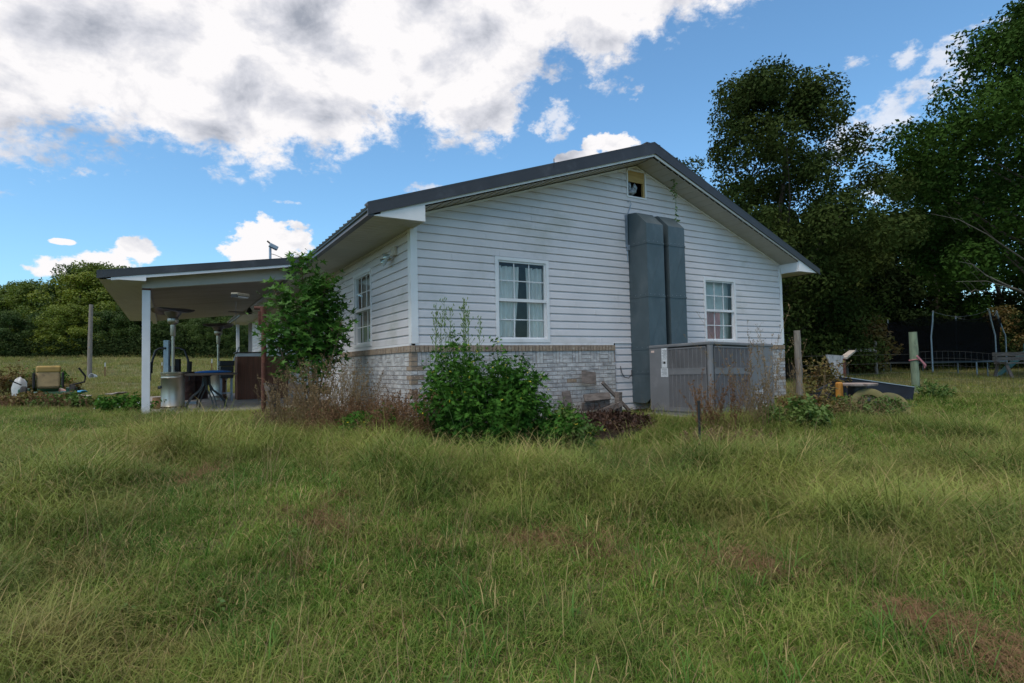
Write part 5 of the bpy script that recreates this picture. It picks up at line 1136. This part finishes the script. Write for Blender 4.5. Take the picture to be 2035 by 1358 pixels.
# far right yard furniture
q = grd(2040, 19.5)
pt = thing('picnic_bench', 'weathered grey wooden bench at the far right edge of the yard', 'bench', q, None, R(-32))
m = MB()
for k in range(3): m.box((-.9, -.22+k*.16, .52), (.9, -.08+k*.16, .56))
m.build('seat', 'wood_grey', pt)
m = MB()
for k in range(2): m.box((-.9, .30, .62+k*.16), (.9, .33, .75+k*.16))
m.build('backrest', 'wood_grey', pt)
for x in (-.8, .75): m = MB(); m.beam((x, -.35, 0), (x, -.1, .52), .05, .09, (1, 0, 0)); m.beam((x, .4, 0), (x, .2, .60), .05, .09, (1, 0, 0)); m.box((x-.03, .28, .5), (x+.03, .36, .92)); m.build('leg', 'wood_grey', pt)
q = grd(1975, 26)
ps = thing('play_slide', 'faded teal plastic play slide half hidden behind the trampoline', 'slide', q, None, R(-60))
m = MB(); m.prism([(0, 0), (.15, 0), (1.1, .95), (1.35, .95), (1.35, 1.1), (1.0, 1.1)], 'y', -.28, .28); bevel(m.build('chute', 'teal_plastic', ps), .04)
m = MB(); m.box((1.1, -.3, 0), (1.2, .3, .95)); m.box((1.1, -.3, .95), (1.2, -.22, 1.45)); m.box((1.1, .22, .95), (1.2, .3, 1.45)); m.build('ladder', 'teal_plastic', ps)
q = grd(1790, 33)
sh = thing('shed', 'dark blue grey shed wall among the trees behind the trampoline', 'shed', grd(1985, 36), None, R(-31))
m = MB()
for k in range(20): m.box((-1.5+k*.15, -.02, 0), (-1.5+k*.15+.14, .0, 2.0))
m.box((-1.5, 0.001, 0), (1.5, 2, 2.0)); m.build('wall', 'shed_blue', sh)
m = MB(); m.prism([(-.3, 1.95), (2.2, 1.95), (1.0, 2.6)], 'x', -1.6, 1.6); m.build('roof', 'roof_metal', sh)

# ------------------------------------------------------------------ trees
def tree(name, base, H, crown, n_leaf, leaf, mt, label, cat='tree', group=None, seed=1, clumps=120, rc_=.55, trunk_r=.16, limbs=26, tmpl=LEAF, bark='bark', low=.12, shell=.55, prof=None, up=.4, wob=.35, mesh_only=False, asp=.75, lean=(0, 0)):
    """crown = (radius, z_low, z_high) relative to the base; foliage in clumps spread through an uneven envelope"""
    rg = np.random.default_rng(seed); Rr, z0, z1 = crown
    prof = prof or (lambda t_: math.sin(math.pi*min(1, (t_*.86+.12)))**.6)
    C = []; 
    while len(C) < clumps:
        t_ = rg.uniform(); a = rg.uniform(0, 6.283); k = 1+wob*mnoise.noise((2.2*math.cos(a)+seed, 2.2*math.sin(a), 3.2*t_))+wob*.8*mnoise.noise((5*math.cos(a), 5*math.sin(a)+seed, 7*t_))
        rmax = Rr*prof(t_)*k; r_ = rmax*(shell+(1-shell)*math.sqrt(rg.uniform())) if rg.uniform() < .72 else rmax*math.sqrt(rg.uniform())*.8
        r_ = max(0, r_-rc_*.4); C.append((r_*math.cos(a)+lean[0]*t_, r_*math.sin(a)+lean[1]*t_, z0+(z1-z0)*t_))
    C = np.array(C); sz = rg.uniform(.55, 1.35, len(C))*rc_
    ci = rg.choice(len(C), n_leaf, p=sz**2/np.sum(sz**2)); v = rg.normal(0, 1, (n_leaf, 3)); v /= np.linalg.norm(v, axis=1, keepdims=True)
    rr = rg.uniform(.25, 1, n_leaf)**.5; off = v*(rr*sz[ci])[:, None]*[1, 1, asp]
    P = C[ci]+off; nrm = v*.7+rg.normal(0, .6, (n_leaf, 3))+[0, 0, up]
    rn = np.clip(rg.uniform(0, 1, len(C))[ci]*.6+rg.uniform(0, .4, n_leaf), 0, 1)
    t = thing(name, label, cat, base, group)
    foliage('crown', P, nrm, leaf*rg.uniform(.65, 1.25, n_leaf), mt, tmpl, t, rg, rn)
    m = MB(); zt = z0+(z1-z0)*.82; n = 9
    tk = [(lean[0]*k/n+.12*math.sin(k*1.3+seed), lean[1]*k/n+.12*math.cos(k*1.7+seed)-.12, -.15+(zt+.15)*k/n) for k in range(n+1)]
    m.tube(tk, [trunk_r*(1.25 if k == 0 else 1)*(1-.85*k/n) for k in range(n+1)], 12)
    for k in range(limbs):
        c = C[rg.integers(len(C))]; zs = max(low*H, c[2]-abs(rg.normal(.9, .5))-np.hypot(c[0], c[1])*.6); zs = min(zs, zt*.95); i_ = min(n-1, int((zs+.15)/(zt+.15)*n)); s_ = Vector(tk[i_]).lerp(Vector(tk[i_+1]), .5); s_.z = zs
        e = Vector(c); mid = s_.lerp(e, .5)+Vector((rg.normal(0, .12), rg.normal(0, .12), -.15)); r0 = trunk_r*.32*(1-zs/(z1+.1)*.7)
        m.tube([s_, s_.lerp(mid, .5), mid, mid.lerp(e, .5)+Vector((0, 0, .08)), e], [r0, r0*.8, r0*.6, r0*.4, r0*.15], 6, False)
    m.build('trunk', bark, t); return t
gb = lambda px, D: grd(px, D)
zc = lambda px, py, D, q: at(px, py, D).z-q.z
# pear-like tree behind the right end of the house
D_ = 21.0; q = gb(1562, D_); Ht = zc(1560, 150, D_, q)
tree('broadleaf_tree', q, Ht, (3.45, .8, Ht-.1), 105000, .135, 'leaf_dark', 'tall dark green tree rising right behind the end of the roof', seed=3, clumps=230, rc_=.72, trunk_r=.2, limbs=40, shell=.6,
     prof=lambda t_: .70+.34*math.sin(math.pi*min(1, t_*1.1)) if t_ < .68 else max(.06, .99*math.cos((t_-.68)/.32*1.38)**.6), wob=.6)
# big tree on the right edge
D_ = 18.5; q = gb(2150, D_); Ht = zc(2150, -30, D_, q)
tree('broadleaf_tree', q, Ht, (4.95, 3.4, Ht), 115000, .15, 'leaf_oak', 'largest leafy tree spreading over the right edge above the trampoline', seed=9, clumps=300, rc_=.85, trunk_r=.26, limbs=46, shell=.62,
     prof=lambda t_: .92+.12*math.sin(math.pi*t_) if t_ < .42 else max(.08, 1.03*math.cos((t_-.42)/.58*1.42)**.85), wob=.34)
# lower trees closing the back right
for k, (px, D_, py, Rr, sd, mt, lab) in enumerate(((1705, 31, 470, 2.6, 21, 'leaf_deep', 'mid height dark tree filling the gap between the two tall trees'),
        (1860, 33, 290, 3.6, 22, 'leaf_oak', 'dark tree standing directly behind the trampoline'),
        (1640, 29, 420, 2.6, 23, 'leaf_dark', 'dark tree low behind the three thin posts'),
        (1985, 34, 240, 4.2, 24, 'leaf_deep', 'dark tree behind the teal slide at the far right'),
        (2170, 31, 220, 4, 25, 'leaf_deep', 'dark tree at the extreme right behind the bench'),
        (1560, 30, 430, 3.0, 26, 'leaf_deep', 'dark tree hidden behind the right house corner'),
        (1800, 36, 440, 3.6, 27, 'leaf_deep', 'deep shaded tree behind the gap left of the trampoline'))):
    q = gb(px, D_); Ht = zc(px, py, D_, q)
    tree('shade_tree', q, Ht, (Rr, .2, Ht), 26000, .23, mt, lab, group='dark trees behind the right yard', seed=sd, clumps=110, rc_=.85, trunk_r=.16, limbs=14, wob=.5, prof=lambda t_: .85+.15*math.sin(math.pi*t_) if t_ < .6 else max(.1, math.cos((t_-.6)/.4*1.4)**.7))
# understorey shrubs along the back of the right lawn
sh0 = None
for k, (px, D_, h_, mt, lab) in enumerate(((1610, 21.5, 1.7, 'leaf_dark', 'shrub just right of the slim grey post at the lawn edge'), (1665, 22.5, 2.4, 'leaf_dark', 'shrub behind the leftmost thin back post'), (1705, 22, 2.0, 'leaf_autumn', 'olive shrub between the middle and right thin back posts'), (1722, 27.5, 2.6, 'leaf_dark', 'shrub tucked beside the left edge of the trampoline net'),
        (1800, 30, 2.6, 'leaf_deep', 'dark shrub seen through the left of the trampoline net'), (1880, 30.5, 2.8, 'leaf_deep', 'dark shrub seen through the middle of the trampoline net'), (1955, 30, 2.4, 'leaf_deep', 'dark shrub beside the right edge of the trampoline net'), (1990, 30, 3.0, 'leaf_autumn', 'reddish tinged shrub behind the teal slide'), (2045, 29, 2.8, 'leaf_deep', 'dark shrub above the bench at the right edge'), (1540, 24, 2.2, 'leaf_deep', 'dark shrub behind the house corner'))):
    q = gb(px, D_)
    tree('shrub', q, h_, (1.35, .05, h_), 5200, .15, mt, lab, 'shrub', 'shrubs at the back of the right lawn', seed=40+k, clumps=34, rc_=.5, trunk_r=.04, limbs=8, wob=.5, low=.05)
# bare twiggy branches hanging in front of the right tree
m = MB()
for (a_, b_, dz) in (((1850, 425), (1960, 465), .0), ((1900, 560), (2020, 575), 0), ((1905, 520), (1960, 548), 0), ((1915, 590), (1960, 580), 0)):
    p0, p1 = at(*a_, 15.2), at(*b_, 15.4); mid = p0.lerp(p1, .5)+Vector((0, 0, .12)); m.tube([p1, mid, p0], [.014, .010, .004], 5, False)
    for s_ in (.3, .55): x = p1.lerp(p0, s_); m.tube([x, x+Vector((-.25, .1, .28)), x+Vector((-.5, .1, .34))], [.009, .006, .003], 4, False)
p0 = at(2020, 575, 15.4); p1 = at(2120, 620, 16.5); m.tube([p0, p1], [.014, .03], 5); m.tube([at(1960, 465, 15.4), at(2100, 560, 16.6)], [.014, .03], 5, False); m.tube([at(1960, 548, 15.4), at(2020, 575, 15.4)], .015, 5, False)
m.tube([at(2110, 600, 16.5), gb(2180, 16.8)], [.05, .08], 6)
tag(m.build('dead_branch', 'bark_pale'), 'bare pale dead limb reaching in front of the right tree', 'branch')
# far tree line on the left hill, each its own tree; crowns share three meshes
vars_ = []
for k, mt in enumerate(('leaf_far_a', 'leaf_far_b', 'leaf_far_c')):
    vars_.append(tree('hill_tree', (0, 0, -500), 10, (4.6, .3, 10), 24000, .30, mt, 'x', group='trees on the hill beyond the pasture', seed=60+k, clumps=150, rc_=1.0, trunk_r=.2, limbs=10, wob=.45, prof=lambda t_: .9+.12*math.sin(math.pi*t_) if t_ < .45 else max(.12, math.cos((t_-.45)/.55*1.38)**.65)))
rg = random.Random(3)
HT = [(-60, 92, 540, 0), (-10, 84, 590, 1), (22, 90, 572, 0), (58, 86, 562, 0), (96, 93, 572, 1), (128, 86, 566, 1), (158, 84, 540, 2), (196, 92, 528, 0), (232, 88, 538, 0), (268, 82, 600, 1), (306, 90, 560, 0), (348, 86, 580, 1), (388, 92, 575, 0), (426, 84, 600, 1), (462, 90, 590, 0), (20, 76, 618, 1), (84, 78, 618, 1), (140, 76, 600, 2), (205, 78, 616, 1), (330, 76, 628, 1), (400, 77, 632, 1), (465, 78, 640, 1),
      (40, 104, 566, 1), (110, 108, 570, 0), (175, 106, 530, 1), (250, 104, 535, 1), (330, 106, 545, 0), (420, 106, 560, 1)]
KW = ['pale green', 'dark green', 'yellow green']
marks = ['at the left frame edge', 'just inside the left frame edge', 'left of the mower seat line', 'above the mower', 'right above the mower', 'left of the tall pole', 'topping the hill behind the tall pole', 'touching the porch roof corner', 'peeking over the porch roof corner', 'below the porch eave corner', 'behind the white porch post', 'seen under the porch right of the post', 'behind the near heater hood', 'between the two heaters', 'behind the farther heater hood',
         'low in front at far left', 'low in front above the mower', 'low in front left of the tall pole', 'low in front right of the tall pole', 'low behind the home gym', 'low between the heaters', 'low behind the bar corner', 'highest row above far left', 'highest row above the mower', 'highest row behind the pole', 'highest row by the roof corner', 'highest row behind the post', 'highest row under the ceiling']
for i_, (px, D_, py, k) in enumerate(HT):
    o = vars_[k] if vars_[k]['label'] == 'x' else copy_tree(vars_[k])
    q = gb(px, D_); h = max(5.0, zc(px, py, D_, q)); o.location = q-Vector((0, 0, .4)); s_ = h/10; o.scale = (s_*rg.uniform(.9, 1.2), s_*rg.uniform(.9, 1.2), s_); o.rotation_euler = (0, 0, rg.uniform(0, 6.2))
    o['label'] = '%s tree on the far hill, %s' % (KW[k], marks[i_])
# dark bottom of the wood
P = []; 
for k in range(26000):
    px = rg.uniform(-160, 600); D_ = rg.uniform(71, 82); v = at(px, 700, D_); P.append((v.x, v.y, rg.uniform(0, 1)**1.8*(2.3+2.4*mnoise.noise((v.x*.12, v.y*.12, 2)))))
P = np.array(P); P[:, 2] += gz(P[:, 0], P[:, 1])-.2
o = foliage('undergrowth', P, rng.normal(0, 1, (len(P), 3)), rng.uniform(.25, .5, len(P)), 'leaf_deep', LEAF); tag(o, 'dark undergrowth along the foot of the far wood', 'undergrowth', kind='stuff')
P = []
for k in range(26000):
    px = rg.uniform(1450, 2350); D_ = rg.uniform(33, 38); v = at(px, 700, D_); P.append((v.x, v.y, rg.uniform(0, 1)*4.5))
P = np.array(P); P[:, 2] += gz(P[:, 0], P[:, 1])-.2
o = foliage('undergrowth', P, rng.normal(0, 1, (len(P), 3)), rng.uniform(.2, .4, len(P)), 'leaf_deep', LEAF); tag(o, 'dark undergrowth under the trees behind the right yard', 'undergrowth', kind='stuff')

# ------------------------------------------------------------------ the maple saplings beside the porch
def stemplant(name, base, label, cat, stems, mt_leaf, mt_stem, tmpl, leaf, nl, seed, spread=.12, r_=.012, group=None, start=.25, droop=0.0, clump=0):
    """stems: list of (dx, dy, height); leaves spread along each stem on short twigs"""
    rg = np.random.default_rng(seed); t = thing(name, label, cat, base, group); m = MB(); P = []; Nn = []
    for (dx, dy, h) in stems:
        n = 7; sx0, sy0 = rg.normal(0, .05), rg.normal(0, .05)
        pts = [Vector((sx0+dx*(k/n)**1.3+rg.normal(0, .012), sy0+dy*(k/n)**1.3+rg.normal(0, .012), h*k/n)) for k in range(n+1)]
        m.tube(pts, [r_*(1-.8*k/n) for k in range(n+1)], 6, False)
        k_ = int(nl*h/max(s[2] for s in stems)); tw = max(6, k_//max(clump, 1)) if clump else k_
        for _ in range(tw):
            u = start+(1-start)*rg.uniform()**.8; i_ = min(n-1, int(u*n)); p = pts[i_].lerp(pts[i_+1], u*n-i_); a = rg.uniform(0, 6.283); L = spread*rg.uniform(.3, 1)*(1.15-u*.75)*2
            e = p+Vector((math.cos(a)*L, math.sin(a)*L, L*(.35-droop)))
            if clump:
                m.tube([p, p.lerp(e, .5)+Vector((0, 0, .02)), e], [r_*.3, r_*.2, r_*.1], 4, False)
                for _j in range(clump):
                    f_ = rg.uniform(.25, 1.05); x = p.lerp(e, f_); P.append((x.x+rg.normal(0, leaf*.55), x.y+rg.normal(0, leaf*.55), x.z+rg.normal(0, leaf*.35))); Nn.append((math.cos(a)*.4+rg.normal(0, .45), math.sin(a)*.4+rg.normal(0, .45), .8))
            else: P.append(tuple(e)); Nn.append((math.cos(a)*.4+rg.normal(0, .5), math.sin(a)*.4+rg.normal(0, .5), .7))
    m.build('stem', mt_stem, t)
    P = np.array(P); foliage('foliage', P, np.array(Nn), leaf*rg.uniform(.55, 1.2, len(P)), mt_leaf, tmpl, t, rg); return t
D_ = 9.6; q = gb(620, D_)
Hm = zc(600, 512, D_, q)
rt = Vector((_r0[0], _r0[1], 0)); rx = lambda m_, f_=0: (rt.x*m_+_d[0]*f_, rt.y*m_+_d[1]*f_)
stemplant('maple_sapling', q, 'bushy green maple sapling growing against the side wall at the porch corner', 'sapling',
          [(*rx(-.15), Hm), (*rx(-.58, -.1), Hm*.80), (*rx(.26), Hm*.88), (*rx(.06, .3), Hm*.90), (*rx(-.40, .2), Hm*.70), (*rx(.48, -.2), Hm*.58), (*rx(-.05, -.25), Hm*.75), (*rx(-.74, .0), Hm*.64), (*rx(.42, .1), Hm*.74)],
          'leaf_maple', 'stem_brown', MAPLE, .165, 390, 5, spread=.20, r_=.020, start=.42, clump=5)
q2 = gb(700, 9.2)
stemplant('hanging_twig', at(655, 700, 9.4)-Vector((0, 0, .6)), 'small dark leafed shoot leaning right from the maple over the siding', 'shoot', [(*rx(.30), 1.15), (*rx(.10), .9)], 'leaf_bush', 'stem_brown', MAPLE, .10, 60, 8, spread=.10, clump=3, r_=.008, start=.45)
# ------------------------------------------------------------------ big flowering weed clump by the brick
# feathered leaf: a leaf with three paired lobes
FEA = (np.array([[0, 0, 0], [.07, .18, .01], [.30, .30, .0], [.09, .38, .01], [.34, .58, 0], [.09, .60, .01], [.02, 1.0, -.05], [-.09, .60, .01], [-.34, .58, 0], [-.09, .38, .01], [-.30, .30, 0], [-.07, .18, .01]]), [(0, 1, 3, 9), (1, 2, 3, 3), (3, 4, 5, 5), (3, 5, 7, 9), (5, 6, 7, 7), (7, 8, 9, 9), (9, 10, 11, 11), (0, 9, 11, 11)])
FEA = (FEA[0], [(0, 1, 11), (1, 2, 3), (1, 3, 9), (1, 9, 11), (3, 4, 5), (3, 5, 9), (5, 7, 9), (5, 6, 7), (7, 8, 9), (9, 10, 11)])
def weed_mass(name, c, label, cat, W_, Dp, H_, n_stem, nl, leaf, mt, tmpl, seed, flowers=0, fmat='petal', shape=None, stem='stem_green', group=None, extra_st=(), start=.12, spread=.10, clump=4):
    rg = np.random.default_rng(seed); st = []
    for k in range(n_stem):
        a = rg.uniform(0, 6.283); r_ = math.sqrt(rg.uniform()); u = r_*math.cos(a); w_ = r_*math.sin(a); h = H_*(1-.42*r_**2)*rg.uniform(.60, 1.10)
        if shape: h *= shape(u)
        st.append((u*W_, w_*Dp, h))
    t = thing(name, label, cat, c, group); m = MB(); P = []; Nn = []; FP = []
    for (u, w_, h) in st:
        bx, by = rx(u*.62, w_*.62); ex, ey = rx(u+rg.normal(0, .05), w_+rg.normal(0, .05)); n = 6
        pts = [Vector((bx+(ex-bx)*(k/n)**1.4, by+(ey-by)*(k/n)**1.4, h*k/n)) for k in range(n+1)]; m.tube(pts, [.006*(1-.7*k/n) for k in range(n+1)], 5, False)
        for _ in range(max(3, int(nl/n_stem/clump))):
            v = start+(1-start)*rg.uniform()**.75; i_ = min(n-1, int(v*n)); p = pts[i_].lerp(pts[i_+1], v*n-i_); a = rg.uniform(0, 6.283); L = spread*rg.uniform(.4, 1.4)*(1.35-v*.8); e = p+Vector((math.cos(a)*L, math.sin(a)*L, L*.3))
            for _j in range(clump): f_ = rg.uniform(.3, 1.1); x = p.lerp(e, f_); P.append((x.x+rg.normal(0, leaf*.3), x.y+rg.normal(0, leaf*.3), max(.02, x.z+rg.normal(0, leaf*.3)))); Nn.append((math.cos(a)*.5+rg.normal(0, .5), math.sin(a)*.5+rg.normal(0, .5), .75))
        if flowers and rg.uniform() < .9: FP += [pts[-1]+Vector((rg.normal(0, .05), rg.normal(0, .05), rg.uniform(-.15, .03))) for _ in range(max(1, flowers//n_stem))]
    for (u, w_, h, kind) in extra_st:                     # tall seed spikes
        bx, by = rx(u, w_); n = 8; lean = rg.normal(0, .05, 2); pts = [Vector((bx+lean[0]*k/n, by+lean[1]*k/n, h*k/n)) for k in range(n+1)]; m.tube(pts, [.008*(1-.75*k/n) for k in range(n+1)], 5, False)
        for _ in range(22):
            v = rg.uniform(.72, 1.0); i_ = min(n-1, int(v*n)); p = pts[i_].lerp(pts[i_+1], v*n-i_); a = rg.uniform(0, 6.283); L = rg.uniform(.03, .10)*(1.5-v); e = p+Vector((math.cos(a)*L, math.sin(a)*L, L*1.3)); m.tube([p, e], [.0022, .0014], 4, False)
            for _j in range(2): m.lathe([(.001, -.010), (.0055, -.004), (.0055, .006), (.001, .014)], tuple(e+Vector((rg.normal(0, .006), rg.normal(0, .006), _j*.014))), 5)
        for _ in range(int(16)):
            v = rg.uniform(.25, .74); i_ = min(n-1, int(v*n)); p = pts[i_].lerp(pts[i_+1], v*n-i_); a = rg.uniform(0, 6.283); P.append((p.x+math.cos(a)*.03, p.y+math.sin(a)*.03, p.z)); Nn.append((math.cos(a), math.sin(a), .5))
    m.build('stem', stem, t, sharp=False)
    P = np.array(P); foliage('foliage', P, np.array(Nn), leaf*rg.uniform(.6, 1.3, len(P)), mt, tmpl, t, rg)
    if FP:
        FP = np.array([tuple(p) for p in FP]); FPs = np.repeat(FP, 5, 0)+rg.normal(0, .006, (len(FP)*5, 3)); foliage('flower', FPs, rg.normal(0, .5, (len(FPs), 3))+[0, -.2, 1], np.full(len(FPs), .018 if fmat == 'petal' else .022), fmat, LEAFQ, t, rg)
    return t
q = gb(985, 7.35)
ext = [(u, w_, h, 0) for u, w_, h in ((-.80, 0, 1.95), (-.70, .1, 1.80), (-.62, -.05, 1.98), (-.57, .05, 1.88), (-.42, .1, 2.02), (-.37, 0, 1.98), (-.33, -.1, 1.85), (-.47, .1, 1.78), (-.27, .05, 1.72), (-.76, .1, 1.70))]
weed_mass('flowering_weed', q, 'dense dark green weed clump with small yellow flowers and tall spikes against the brick skirt', 'bush', 1.10, .62, 1.34, 120, 16500, .080, 'leaf_bush', FEA, 5, flowers=190, extra_st=ext,
          shape=lambda u: 1.22 if -.8 < u < -.3 else (1.02 if u < .1 else 1.02-.50*(u-.1)), spread=.15, start=.04)
weed_mass('flowering_weed', gb(735, 7.9), 'small low green weed patch among brown grass left of the big weed clump', 'bush', .50, .3, .42, 30, 1500, .08, 'leaf_bush', FEA, 6, flowers=50)
weed_mass('flowering_weed', gb(1125, 7.3), 'bright green weed skirt at the right foot of the big weed clump', 'bush', .45, .3, .60, 30, 1400, .08, 'leaf_weed', FEA, 7, flowers=20)
weed_mass('flowering_weed', gb(250, 11.6), 'green weed with white blooms left of the white porch post', 'bush', .55, .4, .50, 36, 1700, .08, 'leaf_bush', LEAF, 8, flowers=26, fmat='petal_white')
weed_mass('flowering_weed', gb(1575, 8.3), 'bright green ground weeds at the right foot of the air conditioner', 'bush', .55, .4, .42, 42, 2400, .07, 'leaf_weed', LEAF, 9)
weed_mass('wild_rose', gb(1600, 9.2), 'reddish weeds under the slim grey post right of the air conditioner', 'bush', .7, .4, .50, 40, 1500, .06, 'leaf_autumn', LEAF, 10, stem='stem_brown')
weed_mass('thorn_bush', gb(1632, 11.6), 'tangled olive bush with dark twigs in front of the peeling white board', 'bush', .50, .4, 1.02, 40, 1700, .07, 'leaf_autumn', LEAF, 11, stem='bark')
weed_mass('tall_weed', gb(1850, 11.6), 'green weeds at the foot of the green round post', 'bush', .4, .3, .35, 20, 700, .06, 'leaf_weed', LEAF, 12)
weed_mass('tall_weed', gb(1720, 9.8), 'mixed weeds in front of the yellow tyres', 'bush', .9, .25, .40, 60, 1500, .05, 'leaf_weed', LEAF, 13, stem='dry_brown')
for k, (px, D_, h, W_, mt, lab) in enumerate(((68, 19.5, 1.0, .5, 'leaf_weed', 'yellow green upright weeds behind the white sack'), (96, 20, .95, .35, 'leaf_weed', 'yellow green weeds rising behind the mower seat'), (127, 17.5, .85, .22, 'leaf_bush', 'dark upright weed right of the mower seat'), (143, 17.2, .6, .2, 'leaf_autumn', 'brownish weed beside the blue float'),
        (20, 19, 1.25, 1.0, 'leaf_autumn', 'wide brown and green bush at the left edge'), (-30, 18.5, 1.1, .8, 'leaf_autumn', 'brown bush cut by the left edge'), (45, 21, .9, .6, 'leaf_weed', 'green brambles beyond the white sack'), (60, 13.2, .28, 1.2, 'leaf_autumn', 'low rusty weeds in front of the mower'), (140, 13.0, .3, .9, 'leaf_weed', 'low green weeds right of the mower'))):
    weed_mass('tall_weed', gb(px, D_), lab, 'weed', W_, W_*.5, h, 34, 1500, .09, mt, LEAF, 70+k, stem='stem_brown', group='weeds around the mower')
# ------------------------------------------------------------------ dry weeds
def dry_weed(px, D_, label, W_, Dp, H_, n, seed, mt='dry_brown', name='dry_weed', seedn=16, thick=.0035, hv=.5):
    rg = np.random.default_rng(seed); q = gb(px, D_); t = thing(name, label, 'dry weed', q, 'dead weeds around the house'); m = MB(); P = []
    for k in range(n):
        u, w_ = rg.uniform(-1, 1), rg.uniform(-1, 1); bx, by = rx(u*W_, w_*Dp); h = H_*rg.uniform(1-hv, 1)*(1-.3*u*u); lx, ly = rg.normal(0, .24*h, 2); nn = 5
        pts = [Vector((bx+lx*(j/nn)**1.6, by+ly*(j/nn)**1.6, h*j/nn)) for j in range(nn+1)]; m.cur = rg.uniform(); m.tube(pts, [thick*(1-.7*j/nn) for j in range(nn+1)], 4, False)
        for _ in range(seedn):
            v = rg.uniform(.3, 1.0); i_ = min(nn-1, int(v*nn)); p = pts[i_].lerp(pts[i_+1], v*nn-i_); a = rg.uniform(0, 6.283); L = rg.uniform(.02, .14)*h*.8*(1.4-v); e = p+Vector((math.cos(a)*L*.55, math.sin(a)*L*.55, L)); m.tube([p, e], [thick*.4, thick*.25], 3, False)
            for _j in range(3): x = p.lerp(e, rg.uniform(.4, 1.05)); P.append((x.x+rg.normal(0, .006), x.y+rg.normal(0, .006), x.z))
    m.build('stem', mt, t, sharp=False); P = np.array(P); foliage('seed_head', P, rg.normal(0, 1, (len(P), 3)), rg.uniform(.010, .022, len(P)), mt, LEAFQ, t, rg); return t
dry_weed(645, 8.8, 'tall brown dry thicket in front of the maple and crate', .78, .50, 1.25, 260, 1, 'dry_brown')
dry_weed(570, 8.8, 'brown dry grass right of the rusty pipe post', .50, .35, .46, 110, 2, 'dry_brown')
dry_weed(700, 8.4, 'brown dry weeds below the left brick wall', .60, .45, .66, 220, 3, 'dry_rust')
dry_weed(805, 7.6, 'brown dry weeds hugging the left side of the big weed clump', .42, .45, .72, 200, 4, 'dry_rust')
dry_weed(1385, 7.8, 'dead rusty stalk in front of the left louvres of the air conditioner', .07, .07, 1.00, 14, 5, 'dry_rust', seedn=34)
dry_weed(1412, 7.9, 'dead rusty stalk in front of the air conditioner corner', .06, .06, .86, 14, 6, 'dry_rust', seedn=34)
dry_weed(1452, 7.8, 'tall dead stalk in front of the right louvres of the air conditioner', .06, .06, 1.35, 9, 7, 'dry_rust', seedn=34)
dry_weed(1508, 8.0, 'wide dead weed in front of the right panel of the air conditioner', .32, .18, 1.45, 34, 8, 'dry_brown', seedn=26, hv=.7)
dry_weed(1500, 8.1, 'airy grey dead stems reaching above the air conditioner before the small window wall', .28, .2, 1.95, 7, 9, 'dry_brown', seedn=22, hv=.2)
dry_weed(1585, 9.8, 'bare twiggy stems around the slim grey post', .35, .3, 1.35, 16, 10, 'dry_brown', seedn=8, thick=.005)
dry_weed(1700, 9.7, 'low brown dead weeds under the spool table', .5, .2, .42, 50, 11, 'dry_brown')
dry_weed(1430, 7.4, 'low brown dead grass before the base of the air conditioner', .55, .2, .30, 70, 12, 'dry_brown')
dry_weed(60, 12.6, 'low rusty dead weeds in front of the mower', 1.2, .5, .35, 90, 13, 'dry_rust')
# mulch heap
def heap():
    m = MB(); V = []; F = []; nr, na = 12, 40
    for i_ in range(nr+1):
        for k in range(na):
            a = 2*math.pi*k/na; r_ = i_/nr; x, y = 2.75+.95*r_*math.cos(a), -.95+.62*r_*math.sin(a); z = g1(x, y)-.04+.15*(1-r_**1.6)+.09*mnoise.noise((x*6, y*6, 1))+.05*mnoise.noise((x*17, y*17, 1)); V.append((x, y, z))
    F = [(i_*na+k, i_*na+(k+1) % na, (i_+1)*na+(k+1) % na, (i_+1)*na+k) for i_ in range(nr) for k in range(na)]; m.add(V, F, True); o = m.build('leaf_heap', 'pine_soil', sharp=False)
    tag(o, 'dark brown heap of rotting leaves below the broken timber', 'heap')
    t = thing('dead_fern', 'dark red dead leaves and twigs strewn over the rotting heap', 'dead leaves', (2.75, -.95, g1(2.75, -.95)))
    n = 3000; a = rng.uniform(0, 6.283, n); r_ = np.sqrt(rng.uniform(0, 1, n)); P = np.stack([.98*r_*np.cos(a), .66*r_*np.sin(a), .02+.15*(1-r_**1.6)+rng.uniform(0, .08, n)], 1)
    foliage('leaf_litter', P, rng.normal(0, 1, (n, 3))+[0, 0, .5], rng.uniform(.03, .09, n), 'dry_dark', LEAF, t)
    m = MB()
    for k in range(60): x, y = rng.uniform(-.8, .8), rng.uniform(-.5, .5); a = rng.uniform(0, 6.28); L = rng.uniform(.1, .4); m.tube([(x, y, .2), (x+math.cos(a)*L*.6, y+math.sin(a)*L*.6, .26+rng.uniform(0, .16)), (x+math.cos(a)*L, y+math.sin(a)*L, .2+rng.uniform(-.05, .2))], [.004, .003, .002], 4, False)
    m.build('twig', 'dry_dark', t)
heap()
